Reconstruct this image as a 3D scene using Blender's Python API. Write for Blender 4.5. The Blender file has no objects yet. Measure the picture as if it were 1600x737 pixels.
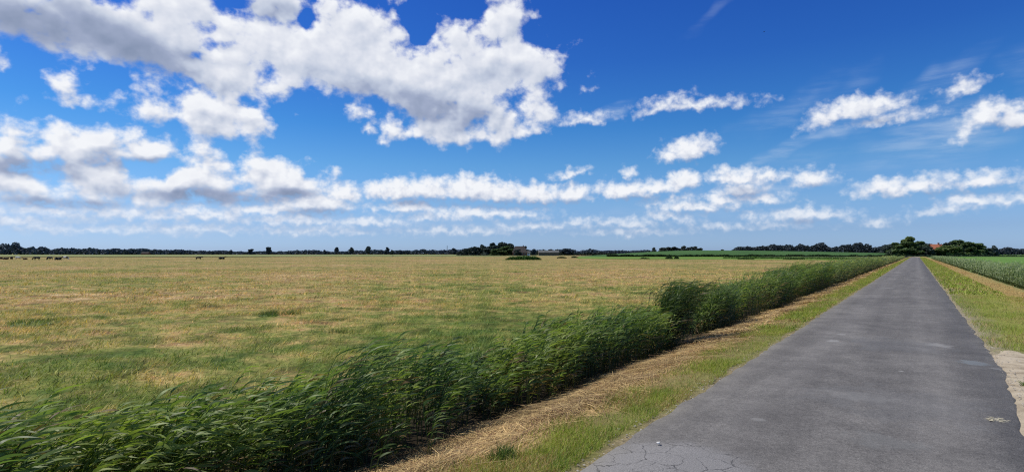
import bpy, bmesh, math, random
import numpy as np
from mathutils import Vector
rng = np.random.default_rng(7)
random.seed(7)
sc = bpy.context.scene
sc.view_settings.view_transform = 'Standard'
COL = sc.collection
rad = math.radians

# ------------------------------------------------------------------ camera
FPX = 920.0                      # focal length in photo pixels (1600 wide)
HZ = 396.0                       # horizon row
CAMH = 1.65
YAW = math.atan(632/FPX)         # camera looks this far left of the road direction (+Y)
FW = np.array([-math.sin(YAW), math.cos(YAW)])
RT = np.array([math.cos(YAW), math.sin(YAW)])
cam = bpy.data.cameras.new('camera'); cam_o = bpy.data.objects.new('camera', cam); COL.objects.link(cam_o)
cam.sensor_width = 36; cam.lens = 36*FPX/1600; cam.clip_start = .05; cam.clip_end = 20000
PITCH = math.atan((HZ-368.5)/FPX)
cam_o.location = (0, 0, CAMH)
cam_o.rotation_euler = (math.pi/2+PITCH, 0, YAW)
sc.camera = cam_o

def place(px, depth):
    """ground x,y of picture column px at a given depth along the view axis"""
    p = FW*depth + RT*depth*(px-800)/FPX
    return float(p[0]), float(p[1])
def on_ground(px, py, z=0.0):
    return place(px, FPX*(CAMH-z)/(py-HZ))

# ------------------------------------------------------------------ numpy noise
def _hash(ix, iy, s):
    h = np.sin(ix*127.1+iy*311.7+s*74.7)*43758.5453
    return h-np.floor(h)
def vnoise(x, y, s=0):
    x = np.asarray(x, float); y = np.asarray(y, float)
    ix = np.floor(x); iy = np.floor(y); fx = x-ix; fy = y-iy
    fx = fx*fx*(3-2*fx); fy = fy*fy*(3-2*fy)
    a = _hash(ix, iy, s); b = _hash(ix+1, iy, s); c = _hash(ix, iy+1, s); d = _hash(ix+1, iy+1, s)
    return (a*(1-fx)+b*fx)*(1-fy)+(c*(1-fx)+d*fx)*fy
def fbm(x, y, s=0, o=4):
    t = 0; a = .5
    for k in range(o):
        t = t+a*vnoise(x*2**k, y*2**k, s+k*3.1); a *= .5
    return t/(1-.5**o)

# terrain: profile across the road
PX = [-4000, -9, -6.2, -5.6, -5.1, -4.6, -4.2, -3.7, -3.2, -2.7, -2.2, -2.0, .9, 1.15, 2.8, 4.2, 4.8, 5.4, 6.0, 6.8, 4000]
PZ = [-.25, -.25, -.25, -.30, -.40, -.46, -.34, -.19, -.09, -.03, -.005, -.03, -.03, -.01, -.03, -.1, -.35, -.55, -.4, -.12, -.12]
def ground_z(x, y):
    x = np.asarray(x, float); y = np.asarray(y, float)
    w = (vnoise(y*.45, 0*y, 5)-.5)*.35+(vnoise(y*1.7, 0*y, 6)-.5)*.14
    near = np.exp(-((x+3.9)/.9)**2)
    z = np.interp(x+w*near, PX, PZ)
    verge = np.clip((np.abs(x+.6)-1.65)/.3, 0, 1)
    d = np.hypot(x, y)
    z = z+verge*(fbm(x*1.7, y*1.7, 11)-.5)*.06*np.clip(1.6-d/60, .15, 1)
    field = np.clip((-5.6-x)/1.2, 0, 1)
    z = z+field*((fbm(x*.9, y*.9, 21)-.5)*.14*np.clip(1.5-d/60, 0, 1))
    return z

# ------------------------------------------------------------------ object helpers
def mesh_np(name, v, f, cols=None, mat=None, parent=None, smooth=False):
    v = np.ascontiguousarray(v, dtype=np.float32).reshape(-1, 3)
    f = np.ascontiguousarray(f, dtype=np.int32)
    k = f.shape[1]
    me = bpy.data.meshes.new(name)
    me.vertices.add(len(v)); me.vertices.foreach_set('co', v.ravel())
    me.loops.add(f.size); me.loops.foreach_set('vertex_index', f.ravel())
    me.polygons.add(len(f))
    me.polygons.foreach_set('loop_start', np.arange(0, f.size, k, dtype=np.int32))
    me.polygons.foreach_set('loop_total', np.full(len(f), k, dtype=np.int32))
    if smooth: me.polygons.foreach_set('use_smooth', np.ones(len(f), dtype=bool))
    me.update(calc_edges=True)
    if cols is not None:
        a = me.color_attributes.new('tint', 'FLOAT_COLOR', 'POINT')
        c = np.ones((len(v), 4), dtype=np.float32); c[:, :3] = np.asarray(cols).reshape(-1, 3)
        a.data.foreach_set('color', c.ravel())
    if mat: me.materials.append(mat)
    o = bpy.data.objects.new(name, me); COL.objects.link(o)
    if parent: o.parent = parent
    return o
def bm_obj(name, bm, mat, parent=None, smooth=False):
    me = bpy.data.meshes.new(name); bm.normal_update(); bm.to_mesh(me); bm.free()
    if smooth:
        for p in me.polygons: p.use_smooth = True
    if mat: me.materials.append(mat)
    o = bpy.data.objects.new(name, me); COL.objects.link(o)
    if parent: o.parent = parent
    return o
def empty(name, loc, rz=0):
    o = bpy.data.objects.new(name, None); o.empty_display_size = .2; o.location = loc; o.rotation_euler = (0, 0, rz)
    COL.objects.link(o); return o
def tag(o, label=None, cat=None, group=None, kind=None):
    if label: o['label'] = label
    if cat: o['category'] = cat
    if group: o['group'] = group
    if kind: o['kind'] = kind
    return o
def ribbons(C, W, hw):
    """C centres (N,S,3), W unit width dirs (N,S,3), hw half widths (N,S) -> verts, quads"""
    N, S, _ = C.shape
    A = C-W*hw[..., None]; B = C+W*hw[..., None]
    v = np.stack([A, B], axis=2).reshape(-1, 3)
    base = (np.arange(N)[:, None]*S+np.arange(S-1)[None, :])*2
    f = np.stack([base, base+1, base+3, base+2], axis=-1).reshape(-1, 4)
    return v, f
def norm(a): return a/np.maximum(np.linalg.norm(a, axis=-1, keepdims=True), 1e-9)
class Acc:
    def __init__(s): s.v = []; s.f = []; s.c = []; s.n = 0
    def add(s, v, f, c):
        s.v.append(v); s.f.append(f+s.n); s.c.append(np.broadcast_to(c, v.shape) if np.ndim(c) == 1 else c); s.n += len(v)
    def obj(s, name, mat, parent=None): return mesh_np(name, np.concatenate(s.v), np.concatenate(s.f), np.concatenate(s.c), mat, parent)

# ------------------------------------------------------------------ node helpers
class NT:
    def __init__(s, nt): s.nt = nt; s.n = nt.nodes; s.l = nt.links
    def new(s, t, **kw):
        n = s.n.new(t)
        for k, v in kw.items(): setattr(n, k, v)
        return n
    def put(s, sock, val):
        if isinstance(val, bpy.types.NodeSocket): s.l.new(val, sock)
        elif val is not None: sock.default_value = val
    def math(s, op, a, b=None, c=None, clamp=False):
        n = s.new('ShaderNodeMath', operation=op, use_clamp=clamp)
        for i, x in enumerate((a, b, c)):
            if x is not None: s.put(n.inputs[i], x)
        return n.outputs[0]
    def vmath(s, op, a, b=None, out=0, scale=None):
        n = s.new('ShaderNodeVectorMath', operation=op)
        s.put(n.inputs[0], a)
        if b is not None: s.put(n.inputs[1], b)
        if scale is not None: s.put(n.inputs['Scale'], scale)
        return n.outputs[out]
    def mix(s, f, a, b, blend='MIX'):
        n = s.new('ShaderNodeMix', data_type='RGBA', blend_type=blend)
        s.put(n.inputs[0], f); s.put(n.inputs[6], a if not isinstance(a, tuple) else (*a, 1)[:4]); s.put(n.inputs[7], b if not isinstance(b, tuple) else (*b, 1)[:4])
        return n.outputs[2]
    def noise(s, vec, scale, detail=4, rough=.5, dim='3D', dist=0, out='Fac'):
        n = s.new('ShaderNodeTexNoise', noise_dimensions=dim)
        if vec is not None: s.l.new(vec, n.inputs['Vector'])
        n.inputs['Scale'].default_value = scale; n.inputs['Detail'].default_value = detail
        n.inputs['Roughness'].default_value = rough; n.inputs['Distortion'].default_value = dist
        return n.outputs[out]
    def mr(s, x, a, b, c=0, d=1, smooth=False):
        n = s.new('ShaderNodeMapRange', interpolation_type='SMOOTHSTEP' if smooth else 'LINEAR')
        for i, q in enumerate((x, a, b, c, d)): s.put(n.inputs[i], q)
        return n.outputs[0]
    def ramp(s, x, stops, interp='LINEAR'):
        n = s.new('ShaderNodeValToRGB'); r = n.color_ramp; r.interpolation = interp
        while len(r.elements) > 1: r.elements.remove(r.elements[-1])
        for i, (p, c) in enumerate(stops):
            e = r.elements[0] if i == 0 else r.elements.new(p)
            e.position = p; e.color = (*c, 1)
        s.put(n.inputs[0], x); return n.outputs[0]
    def mapping(s, vec, loc=(0, 0, 0), rot=(0, 0, 0), scale=(1, 1, 1), vt='POINT'):
        n = s.new('ShaderNodeMapping', vector_type=vt)
        s.l.new(vec, n.inputs[0]); n.inputs[1].default_value = loc; n.inputs[2].default_value = rot; n.inputs[3].default_value = scale
        return n.outputs[0]
def material(name):
    m = bpy.data.materials.new(name); m.use_nodes = True; m.node_tree.nodes.clear()
    t = NT(m.node_tree); t.out = t.new('ShaderNodeOutputMaterial')
    return m, t
def principled(t, col, rough=.8, spec=.2, bump=None, bstr=.3, bdist=.02, normal=None):
    b = t.new('ShaderNodeBsdfPrincipled')
    t.put(b.inputs['Base Color'], col if not isinstance(col, tuple) else (*col, 1)); t.put(b.inputs['Roughness'], rough)
    b.inputs['Specular IOR Level'].default_value = spec
    if bump is not None:
        n = t.new('ShaderNodeBump'); t.put(n.inputs['Height'], bump); n.inputs['Strength'].default_value = bstr; n.inputs['Distance'].default_value = bdist
        t.l.new(n.outputs[0], b.inputs['Normal'])
    return b.outputs[0]
def pos(t): return t.new('ShaderNodeNewGeometry').outputs['Position']

# ================================================================== WORLD (sky and clouds)
SUN_AZ = -(YAW+rad(74)); SUN_EL = rad(57)       # azimuth clockwise from +Y
w = bpy.data.worlds.new('World'); sc.world = w; w.use_nodes = True; w.node_tree.nodes.clear()
def px_dir(px, py):
    cp, sp = math.cos(PITCH), math.sin(PITCH)
    u = (px-800)/FPX; v = (368.5-py)/FPX
    f = cp-v*sp; z = sp+v*cp
    x, y = FW*f+RT*u
    return math.degrees(math.atan2(x, y)), math.degrees(math.atan2(z, math.hypot(x, y)))
def ell(cx, cy, rx, ry, rot=0, k=1.0):
    """picture ellipse -> az/el ellipse in degrees"""
    a, e = px_dir(cx, cy)
    a1, e1 = px_dir(cx+8, cy); a2, e2 = px_dir(cx, cy-8)
    sx = (a1-a)/8; sy = (e2-e)/8
    return (a, e, rx*(sx if abs(rot) < 45 else sy), ry*sy, -rad(rot), k)

BIG = [ell(*q) for q in [
    (40,22,150,50,4),(175,45,150,55,14),(300,85,150,60,16),(350,120,95,55,10),(330,165,85,32,10),(300,182,98,26,6),(380,185,40,30),
    (300,15,120,40,10),(-80,20,110,60),
    (470,85,110,52,15),(600,115,140,62,18),(560,45,75,52),(740,105,120,50,-3),(800,110,85,48,5),(700,165,110,48,8),(775,185,70,30,0),
    (790,35,38,55),(705,60,60,22,10),(680,200,70,22,6),(425,12,70,30),
    (20,228,110,36,2),(130,230,95,34,3),(235,233,70,26,4),(-70,240,90,50),
    (40,300,120,26,0),(170,292,90,26,0),(300,280,100,32,-4),(405,268,45,32,0),(455,288,66,26,3),(370,300,130,18,0),(-60,300,80,40),(110,258,150,17,0),(300,300,150,18,0),(60,308,110,16,0)]]
SMALL = [ell(*q) for q in [
    (98,136,24,20,35),(122,160,22,9,5),(2,98,9,6),(577,204,8,8),
    (490,320,64,20),(535,305,26,18),(440,328,50,14),(590,300,22,16),
    (625,300,42,22),(670,298,45,20),(735,298,48,25),(780,303,45,20),(835,306,45,18),(897,305,27,17),(740,335,90,10),(640,325,50,10),
    (975,300,48,16),(1020,296,42,13),(1068,286,30,20,-12),(1077,236,42,20,-8),(1048,245,20,13),
    (1150,280,42,16,4),(1196,278,30,12),(1160,298,38,14),(1130,316,40,12),(1175,312,45,9),(1062,321,36,11),(1095,325,40,8),(1268,281,30,14),
    (1335,172,58,20,-2),(1370,165,40,14,0),(1395,186,44,9,-4),(1295,185,38,12,-20),
    (1090,164,62,8,2),(1035,166,26,7,-20),(915,188,30,8,-4),(1505,140,27,10,-18),(1540,182,36,22,-25),(1590,185,34,26,0),(1515,208,20,10,-40),
    (1385,295,50,14,-3),(1450,290,62,13,-3),(1530,284,50,13,-4),(1515,314,38,10,0),(1580,314,40,9,-5),(1475,330,34,6,-4),
    (1255,338,48,11,-3),(1290,338,36,8,3),(1215,337,18,6),(1222,353,30,5),
    (893,273,17,5,-12),(981,271,8,6),(1021,318,10,5),(905,349,20,6),(988,350,28,6),(945,348,10,5),(1040,338,20,7),(1370,350,13,3.5),
    (1075,345,14,5),(1125,355,22,4),(1170,340,8,4),(80,332,95,10),(230,337,70,10),(345,338,42,11),(460,345,70,9),(570,348,50,7),(690,340,50,6),
    (20,345,60,10),(60,312,70,13),(160,332,70,10),(290,330,60,9),(400,330,60,10),(715,362,60,5),(830,355,40,5),(990,364,40,4),(300,358,120,5),(140,360,100,5),(480,362,80,5),(-30,330,60,14),(1650,290,50,15),(1660,180,40,25)]]
HOLES = [ell(*q) for q in [(298,80,26,13,10),(352,78,26,12,10),(303,122,24,9,15),(385,150,30,14,25),(655,32,34,32,20),(486,30,14,18,0),(375,2,22,9),(440,6,10,8),(250,262,55,14,0)]]
SHADE = [ell(*q) for q in [
    (60,40,150,45,6,.85),(190,65,150,42,18,.85),(290,95,70,34,20,.4),(690,175,120,38,8,.55),(560,140,90,30,15,.3),(425,12,70,26,0,.45),(770,110,60,22,0,.25),
    (40,262,130,20,2,.8),(190,256,80,15,-3,.55),(330,308,150,15,0,.85),(450,302,60,10,0,.6),(100,318,140,10,0,.65),(500,332,70,9,0,.6),
    (680,318,90,9,0,.6),(790,322,90,9,0,.55),(880,318,40,8,0,.4),(1000,312,60,7,0,.45),(1165,303,46,10,0,.5),(1110,332,90,5,0,.4),(1370,190,60,7,0,.4),
    (1480,302,110,6,-3,.45),(1265,346,50,6,0,.5),(1085,254,40,7,0,.4),(1560,205,50,14,-15,.4),(1090,172,60,5,0,.3),(1275,290,28,5,0,.3)]]
CIRRUS = [ell(*q) for q in [(1265,225,190,14,-24,.7),(1420,150,130,16,-30,.5),(1430,215,220,30,-22,.5),(1560,120,120,35,-20,.55),(960,178,45,14,-20,.8),(1540,160,70,10,5,.8),
    (180,348,330,26,0,.9),(560,352,260,18,0,.6),(1500,190,170,60,-22,.8),(1250,160,140,30,-24,.4),(1130,15,60,10,-30,.2),(1230,300,90,10,-4,.7),(1030,340,120,22,0,.45),(700,350,300,14,0,.4),(1330,250,180,40,-10,.25)]]

def field(T, P, lst, sm, unit=False, flatb=0):
    acc = None
    for (a, e, rx, ry, rot, k) in lst:
        Pi = P
        if acc is not None:      # keeps the shader evaluated one cloud after another
            mm = T.new('ShaderNodeVectorMath', operation='MULTIPLY_ADD'); T.l.new(acc, mm.inputs[0]); mm.inputs[1].default_value = (1e-9,)*3; T.l.new(P, mm.inputs[2]); Pi = mm.outputs[0]
        m = T.mapping(Pi, (a, e, 0), (0, 0, rot), (rx, ry, 1), 'TEXTURE')
        if flatb: m = T.vmath('MAXIMUM', m, T.vmath('MULTIPLY', m, (1, -flatb, 1)))     # flat cloud base
        L = T.vmath('LENGTH', m, out=1)
        r = min(rx, ry)*1.15
        d = T.math('MULTIPLY_ADD', L, -r, r) if not unit else T.math('MULTIPLY', T.mr(L, 1.25, .2, 0, 1, True), k)
        acc = d if acc is None else (T.math('SMOOTH_MAX', acc, d, sm) if not unit else T.math('MAXIMUM', acc, d))
    return acc
def near(lst, box, marg):
    out = []
    for q in lst:
        a, e, rx, ry, rot, k = q; c, s_ = abs(math.cos(rot)), abs(math.sin(rot))
        hx = rx*c+ry*s_+marg; hy = rx*s_+ry*c+marg
        if a+hx > box[0] and a-hx < box[1] and e+hy > box[2] and e-hy < box[3]: out.append(q)
    return out
def cloud_group(name, box):
    """cloud thickness (in degrees) at an azimuth/elevation, from the clouds that reach this part of the sky"""
    big, small, holes = near(BIG, box, 4.5), near(SMALL, box, 1.8), near(HOLES, box, 2.5)
    if not big and not small: return None
    g = bpy.data.node_groups.new(name, 'ShaderNodeTree')
    g.interface.new_socket('P', in_out='INPUT', socket_type='NodeSocketVector')
    g.interface.new_socket('F', in_out='OUTPUT', socket_type='NodeSocketFloat')
    g.interface.new_socket('Smooth', in_out='OUTPUT', socket_type='NodeSocketFloat')
    G = NT(g); gi = G.new('NodeGroupInput'); go = G.new('NodeGroupOutput'); P = gi.outputs[0]
    def puff(vec, sc_, dt):        # rounded cauliflower lumps: distance to scattered cell centres
        wv_ = G.vmath('ADD', vec, G.vmath('SCALE', G.vmath('SUBTRACT', G.noise(vec, sc_*1.5, 2, .5, '2D', out='Color'), (.5, .5, .5)), scale=.5/sc_))
        v_ = G.new('ShaderNodeTexVoronoi', voronoi_dimensions='2D', feature='F1'); v_.normalize = True
        G.l.new(wv_, v_.inputs['Vector']); v_.inputs['Scale'].default_value = sc_; v_.inputs['Detail'].default_value = dt; v_.inputs['Roughness'].default_value = .5
        return v_.outputs['Distance']
    P3 = G.mapping(P, scale=(1, 1.25, 1)); F = None
    if big:
        wv = G.vmath('SCALE', G.vmath('SUBTRACT', G.noise(P, .22, 3, .5, '2D', out='Color'), (.5, .5, .5)), scale=2.6)
        Pb = G.vmath('ADD', P, wv)
        fb = field(G, Pb, big, .6)
        fb = G.math('ADD', fb, G.math('MULTIPLY_ADD', puff(P3, .34, 3), -3.2, 1.12))
        if holes:
            fh = field(G, Pb, holes, .2); fb = G.math('SUBTRACT', fb, G.math('MAXIMUM', G.math('MULTIPLY_ADD', fh, 2.6, .6), 0.0))
        Fs = G.math('MULTIPLY', G.math('ADD', fb, G.math('MULTIPLY_ADD', G.noise(P3, .33, 3, BR, '2D'), 5.2, -2.5)), .8)
        F = G.math('MULTIPLY', G.math('ADD', fb, G.math('MULTIPLY_ADD', G.noise(P3, .33, 7, .56, '2D'), 5.2, -2.5)), .8)
    if small:
        wv2 = G.vmath('SCALE', G.vmath('SUBTRACT', G.noise(P, .9, 3, .5, '2D', out='Color'), (.5, .5, .5)), scale=1.2)
        Ps = G.vmath('ADD', P, wv2); fs = field(G, Ps, small, .25, flatb=1.7)
        fs = G.math('ADD', fs, G.math('MULTIPLY_ADD', puff(P3, 1.0, 2), -1.25, .55))
        fa = G.math('ADD', fs, G.math('MULTIPLY_ADD', G.noise(P3, .95, 2, .5, '2D'), .9, -.40)); fb_ = G.math('ADD', fs, G.math('MULTIPLY_ADD', G.noise(P3, .95, 6, .55, '2D'), .9, -.40))
        if F is None: F, Fs = fb_, fa
        else: F = G.math('SMOOTH_MAX', F, fb_, .2); Fs = G.math('SMOOTH_MAX', Fs, fa, .2)
    G.l.new(F, go.inputs[0]); G.l.new(Fs, go.inputs[1])
    return g
BR = .5
W = NT(w.node_tree)
tc = W.new('ShaderNodeTexCoord').outputs['Generated']
sx = W.new('ShaderNodeSeparateXYZ'); W.l.new(tc, sx.inputs[0])
az = W.math('MULTIPLY', W.math('ARCTAN2', sx.outputs[0], sx.outputs[1]), 180/math.pi)
hyp = W.math('SQRT', W.math('ADD', W.math('MULTIPLY', sx.outputs[0], sx.outputs[0]), W.math('MULTIPLY', sx.outputs[1], sx.outputs[1])))
el = W.math('MULTIPLY', W.math('ARCTAN2', sx.outputs[2], hyp), 180/math.pi)
cx = W.new('ShaderNodeCombineXYZ'); W.l.new(az, cx.inputs[0]); W.l.new(el, cx.inputs[1]); P = cx.outputs[0]
sky = W.new('ShaderNodeTexSky', sky_type='NISHITA'); sky.sun_disc = False
sky.sun_elevation = SUN_EL; sky.sun_rotation = SUN_AZ % (2*math.pi)
sky.altitude = 0; sky.air_density = 1.0; sky.dust_density = .6; sky.ozone_density = 3.0
# strength .1 times a tint per elevation: clear pale blue near the horizon, deep polarised blue above, whitened overhead out of view for less blue fill light
tint = W.ramp(W.math('MULTIPLY', el, 1/60), [(.0, (.070, .100, .182)), (.012, (.067, .098, .176)), (.037, (.058, .082, .142)), (.078, (.056, .083, .127)), (.14, (.040, .079, .118)), (.2, (.024, .067, .115)), (.3, (.016, .050, .113)), (.4, (.013, .043, .112)), (.55, (.055, .085, .115)), (.8, (.09, .10, .115))])
skyc = W.mix(1.0, sky.outputs[0], tint, 'MULTIPLY')
haze = W.mr(el, 0, 5.5, .45, 1, True)
def sky_part(box):
    g = cloud_group('cloud_field', box); c = skyc
    cir_l = near(CIRRUS, box, 3)
    if cir_l:
        cv = W.vmath('ADD', P, W.vmath('SCALE', W.vmath('SUBTRACT', W.noise(P, .15, 3, .5, '2D', out='Color'), (.5, .5, .5)), scale=4.0))
        cir = field(W, cv, cir_l, .1, True)
        cn = W.noise(W.mapping(P, rot=(0, 0, rad(-24)), scale=(.25, 1.6, 1)), .8, 6, .6, '2D')
        c = W.mix(W.math('MULTIPLY', cir, W.mr(cn, .3, .75, .1, .62, True)), c, (.50, .62, .80))
    if g is None: pass
    else:
        def F_at(off):
            n = W.new('ShaderNodeGroup', node_tree=g)
            W.l.new(P if off is None else W.vmath('ADD', P, off), n.inputs[0]); return n.outputs
        q0 = F_at(None); q1 = F_at((-.35, .75, 0)); F0, S0, S1 = q0[0], q0[1], q1[1]
        alpha = W.mr(F0, -.42, .95, 0, 1, True)
        lit = W.math('ADD', .83, W.math('MAXIMUM', W.math('MINIMUM', W.math('MULTIPLY', W.math('SUBTRACT', S0, S1), W.mr(el, 8, 16, .28, .14)), .2), -.38))
        lit = W.math('SUBTRACT', lit, W.math('MULTIPLY', W.mr(S0, .2, 3.0, 0, 1, True), .08))
        lit = W.math('ADD', lit, W.math('MULTIPLY_ADD', W.noise(P, .5, 4, .5, '2D'), .24, -.12))
        sl_ = near(SHADE, box, 1)
        if sl_: lit = W.math('SUBTRACT', lit, W.math('MULTIPLY', field(W, P, sl_, .1, True), .74))
        lit = W.math('MINIMUM', W.math('MAXIMUM', lit, 0.0), 1.0)
        ccol = W.ramp(lit, [(0, (.24, .30, .44)), (.35, (.35, .41, .57)), (.6, (.54, .60, .73)), (.85, (.76, .79, .87)), (1, (.90, .92, .96))])
        c = W.mix(W.math('MULTIPLY', alpha, haze), c, ccol)
    b = W.new('ShaderNodeBackground'); W.l.new(c, b.inputs[0]); b.inputs[1].default_value = 1.0
    return b.outputs[0]
def step(x, v): return W.math('GREATER_THAN', x, v)
def choose(f_, a, b):
    n = W.new('ShaderNodeMixShader'); W.l.new(f_, n.inputs[0]); W.l.new(a, n.inputs[1]); W.l.new(b, n.inputs[2]); return n.outputs[0]
def split(a0, a1, e0, e1, depth):
    if depth == 0: return sky_part((a0, a1, e0, e1))
    if depth == 1:
        m = 8.5; return choose(step(el, m), split(a0, a1, e0, m, 0), split(a0, a1, m, e1, 0))
    m = (a0+a1)/2; return choose(step(az, m), split(a0, m, e0, e1, depth-1), split(m, a1, e0, e1, depth-1))
inner = split(-90, 20, -1, 40, 4)
bg = W.new('ShaderNodeBackground'); W.l.new(skyc, bg.inputs[0])
inside = W.math('MULTIPLY', W.math('MULTIPLY', step(el, -.5), step(40.0, el)), W.math('MULTIPLY', step(az, -90.0), step(20.0, az)))
wo = W.new('ShaderNodeOutputWorld'); W.l.new(choose(inside, bg.outputs[0], inner), wo.inputs[0])
w.cycles.sampling_method = 'MANUAL'; w.cycles.sample_map_resolution = 256

sl = bpy.data.lights.new('sun', 'SUN'); sl.energy = 4.1; sl.angle = rad(.53); sl.color = (1, .95, .87)
so = bpy.data.objects.new('sun', sl); COL.objects.link(so)
sd = Vector((math.sin(SUN_AZ)*math.cos(SUN_EL), math.cos(SUN_AZ)*math.cos(SUN_EL), math.sin(SUN_EL)))
so.rotation_euler = sd.to_track_quat('Z', 'Y').to_euler(); so.location = (0, 0, 50)

# ================================================================== MATERIALS
def meadow(t):
    """tan and green pasture colour from world position; shared by turf and blades"""
    p = pos(t)
    a = t.noise(p, .055, 4, .55); b = t.noise(p, .33, 5, .62); c = t.noise(p, 1.5, 5, .65)
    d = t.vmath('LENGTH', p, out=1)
    near_green_dim = t.mr(d, 9, 32, .185, -.015, True)  # near turf greener, and darkened in colour to stand in for foreground shade
    x = t.math('ADD', t.math('MULTIPLY', a, .75), t.math('MULTIPLY', b, .55))
    x = t.math('ADD', x, t.math('MULTIPLY_ADD', c, .95, -.33)); x = t.math('SUBTRACT', x, near_green_dim)
    col = t.ramp(x, [(.48, (.085, .14, .026)), (.60, (.16, .20, .04)), (.70, (.25, .25, .065)), (.79, (.38, .31, .10)), (.86, (.50, .36, .14)), (.93, (.40, .23, .10)), (1.0, (.60, .44, .22))])
    return col, x
def blade_mat(name, use_meadow=False, trans=.3, rough=.55, spec=.3, gain=1.0):
    m, t = material(name)
    at = t.new('ShaderNodeVertexColor', layer_name='tint').outputs[0]
    if use_meadow:
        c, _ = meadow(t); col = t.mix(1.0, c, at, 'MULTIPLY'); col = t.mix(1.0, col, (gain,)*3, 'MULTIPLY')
    else: col = at
    b = principled(t, col, rough, spec)
    tr = t.new('ShaderNodeBsdfTranslucent'); t.l.new(t.mix(1.0, col, (1.1, 1.25, .6), 'MULTIPLY'), tr.inputs[0])
    mx = t.new('ShaderNodeMixShader'); mx.inputs[0].default_value = trans
    t.l.new(b, mx.inputs[1]); t.l.new(tr.outputs[0], mx.inputs[2]); t.l.new(mx.outputs[0], t.out.inputs[0])
    return m
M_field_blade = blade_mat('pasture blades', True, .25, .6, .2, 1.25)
M_blade = blade_mat('grass blades', False, .3, .55, .25)
M_reed = blade_mat('reed leaves', False, .40, .5, .3)
M_straw = blade_mat('dry straw', False, .1, .7, .2)
M_leaf = blade_mat('tree leaves', False, .12, .7, .15)

# ground
M_ground, t = material('ground')
p = pos(t); sp = t.new('ShaderNodeSeparateXYZ'); t.l.new(p, sp.inputs[0])
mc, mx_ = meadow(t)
n1 = t.noise(p, 1.3, 5, .6); n2 = t.noise(p, 9, 5, .65); n3 = t.noise(p, 60, 3, .6)
xx = t.math('ADD', sp.outputs[0], t.math('MULTIPLY_ADD', n1, .8, -.4)); xx = t.math('ADD', xx, t.math('MULTIPLY_ADD', n2, .35, -.17))
u = t.mr(xx, -7, 7, 0, 1)
def S(x): return (x+7)/14
zone = t.ramp(u, [(S(-6.4), (.13, .13, .05)), (S(-5.4), (.07, .07, .03)), (S(-5), (.03, .025, .015)), (S(-4.3), (.05, .035, .02)), (S(-3.95), (.17, .12, .06)),
    (S(-3.65), (.42, .29, .13)), (S(-3.0), (.40, .27, .12)), (S(-2.7), (.22, .18, .07)), (S(-2.3), (.20, .19, .06)), (S(-2.1), (.25, .20, .11)), (S(-1.9), (.2, .17, .12)),
    (S(.9), (.3, .25, .17)), (S(1.3), (.24, .22, .10)), (S(1.6), (.22, .23, .05)), (S(2.5), (.26, .25, .06)), (S(2.9), (.34, .25, .085)), (S(3.9), (.34, .26, .09)), (S(4.3), (.20, .22, .08)), (S(5), (.20, .25, .09)), (S(6.6), (.07, .13, .025))])
sh = t.mr(n3, .25, .75, .6, 1.35); n2s = t.mr(n2, .25, .75, .7, 1.3)
zone = t.mix(1.0, zone, t.mix(1.0, sh, n2s, 'MULTIPLY'), 'MULTIPLY')
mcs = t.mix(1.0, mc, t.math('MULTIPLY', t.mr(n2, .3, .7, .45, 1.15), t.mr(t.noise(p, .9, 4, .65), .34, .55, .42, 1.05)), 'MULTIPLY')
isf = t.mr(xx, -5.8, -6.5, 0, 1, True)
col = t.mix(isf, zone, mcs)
crop = t.mr(t.noise(p, .12, 4, .6), .3, .7, 0, 1)
cropc = t.mix(crop, (.095, .185, .035), (.14, .25, .05))
col = t.mix(t.mr(xx, 6.3, 6.8, 0, 1), col, cropc)
b = principled(t, col, .95, .1, t.math('ADD', n2, t.math('MULTIPLY', n3, .4)), .6, .05)
t.l.new(b, t.out.inputs[0])

# asphalt
M_road, t = material('asphalt')
p = pos(t); sp = t.new('ShaderNodeSeparateXYZ'); t.l.new(p, sp.inputs[0])
big = t.noise(p, .35, 4, .6); med = t.noise(p, 2.0, 5, .6); fin = t.noise(p, 90, 3, .7); grit = t.new('ShaderNodeTexVoronoi'); t.l.new(p, grit.inputs['Vector']); grit.inputs['Scale'].default_value = 95
streak = t.noise(t.mapping(p, scale=(2.2, .12, 1)), 1.0, 4, .6)
base = t.ramp(t.math('ADD', t.math('MULTIPLY', big, .5), t.math('MULTIPLY', streak, .5)), [(.3, (.098, .090, .082)), (.5, (.136, .126, .114)), (.7, (.186, .172, .154))])
base = t.mix(1.0, base, t.mr(fin, .25, .75, .42, 1.65), 'MULTIPLY')
base = t.mix(1.0, base, t.mr(t.noise(p, 24, 4, .7), .25, .75, .72, 1.3), 'MULTIPLY')
trk = t.math('MINIMUM', t.math('ABSOLUTE', t.math('ADD', sp.outputs[0], 1.38)), t.math('ABSOLUTE', t.math('SUBTRACT', sp.outputs[0], .12)))
base = t.mix(1.0, base, t.mr(trk, .05, .45, 1.10, .96, True), 'MULTIPLY')
base = t.mix(1.0, base, t.mr(med, .3, .7, .82, 1.17), 'MULTIPLY')
base = t.mix(t.mr(grit.outputs['Distance'], .05, .22, .5, 0), base, t.ramp(t.noise(p, 40, 2), [(.4, (.05, .05, .055)), (.6, (.30, .30, .31))]))
# sparse pale chippings
vo = t.new('ShaderNodeTexVoronoi'); t.l.new(p, vo.inputs['Vector']); vo.inputs['Scale'].default_value = 15
chip = t.mr(vo.outputs['Distance'], .035, .06, 1, 0); base = t.mix(t.math('MULTIPLY', chip, .6), base, (.30, .29, .27))
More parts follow.
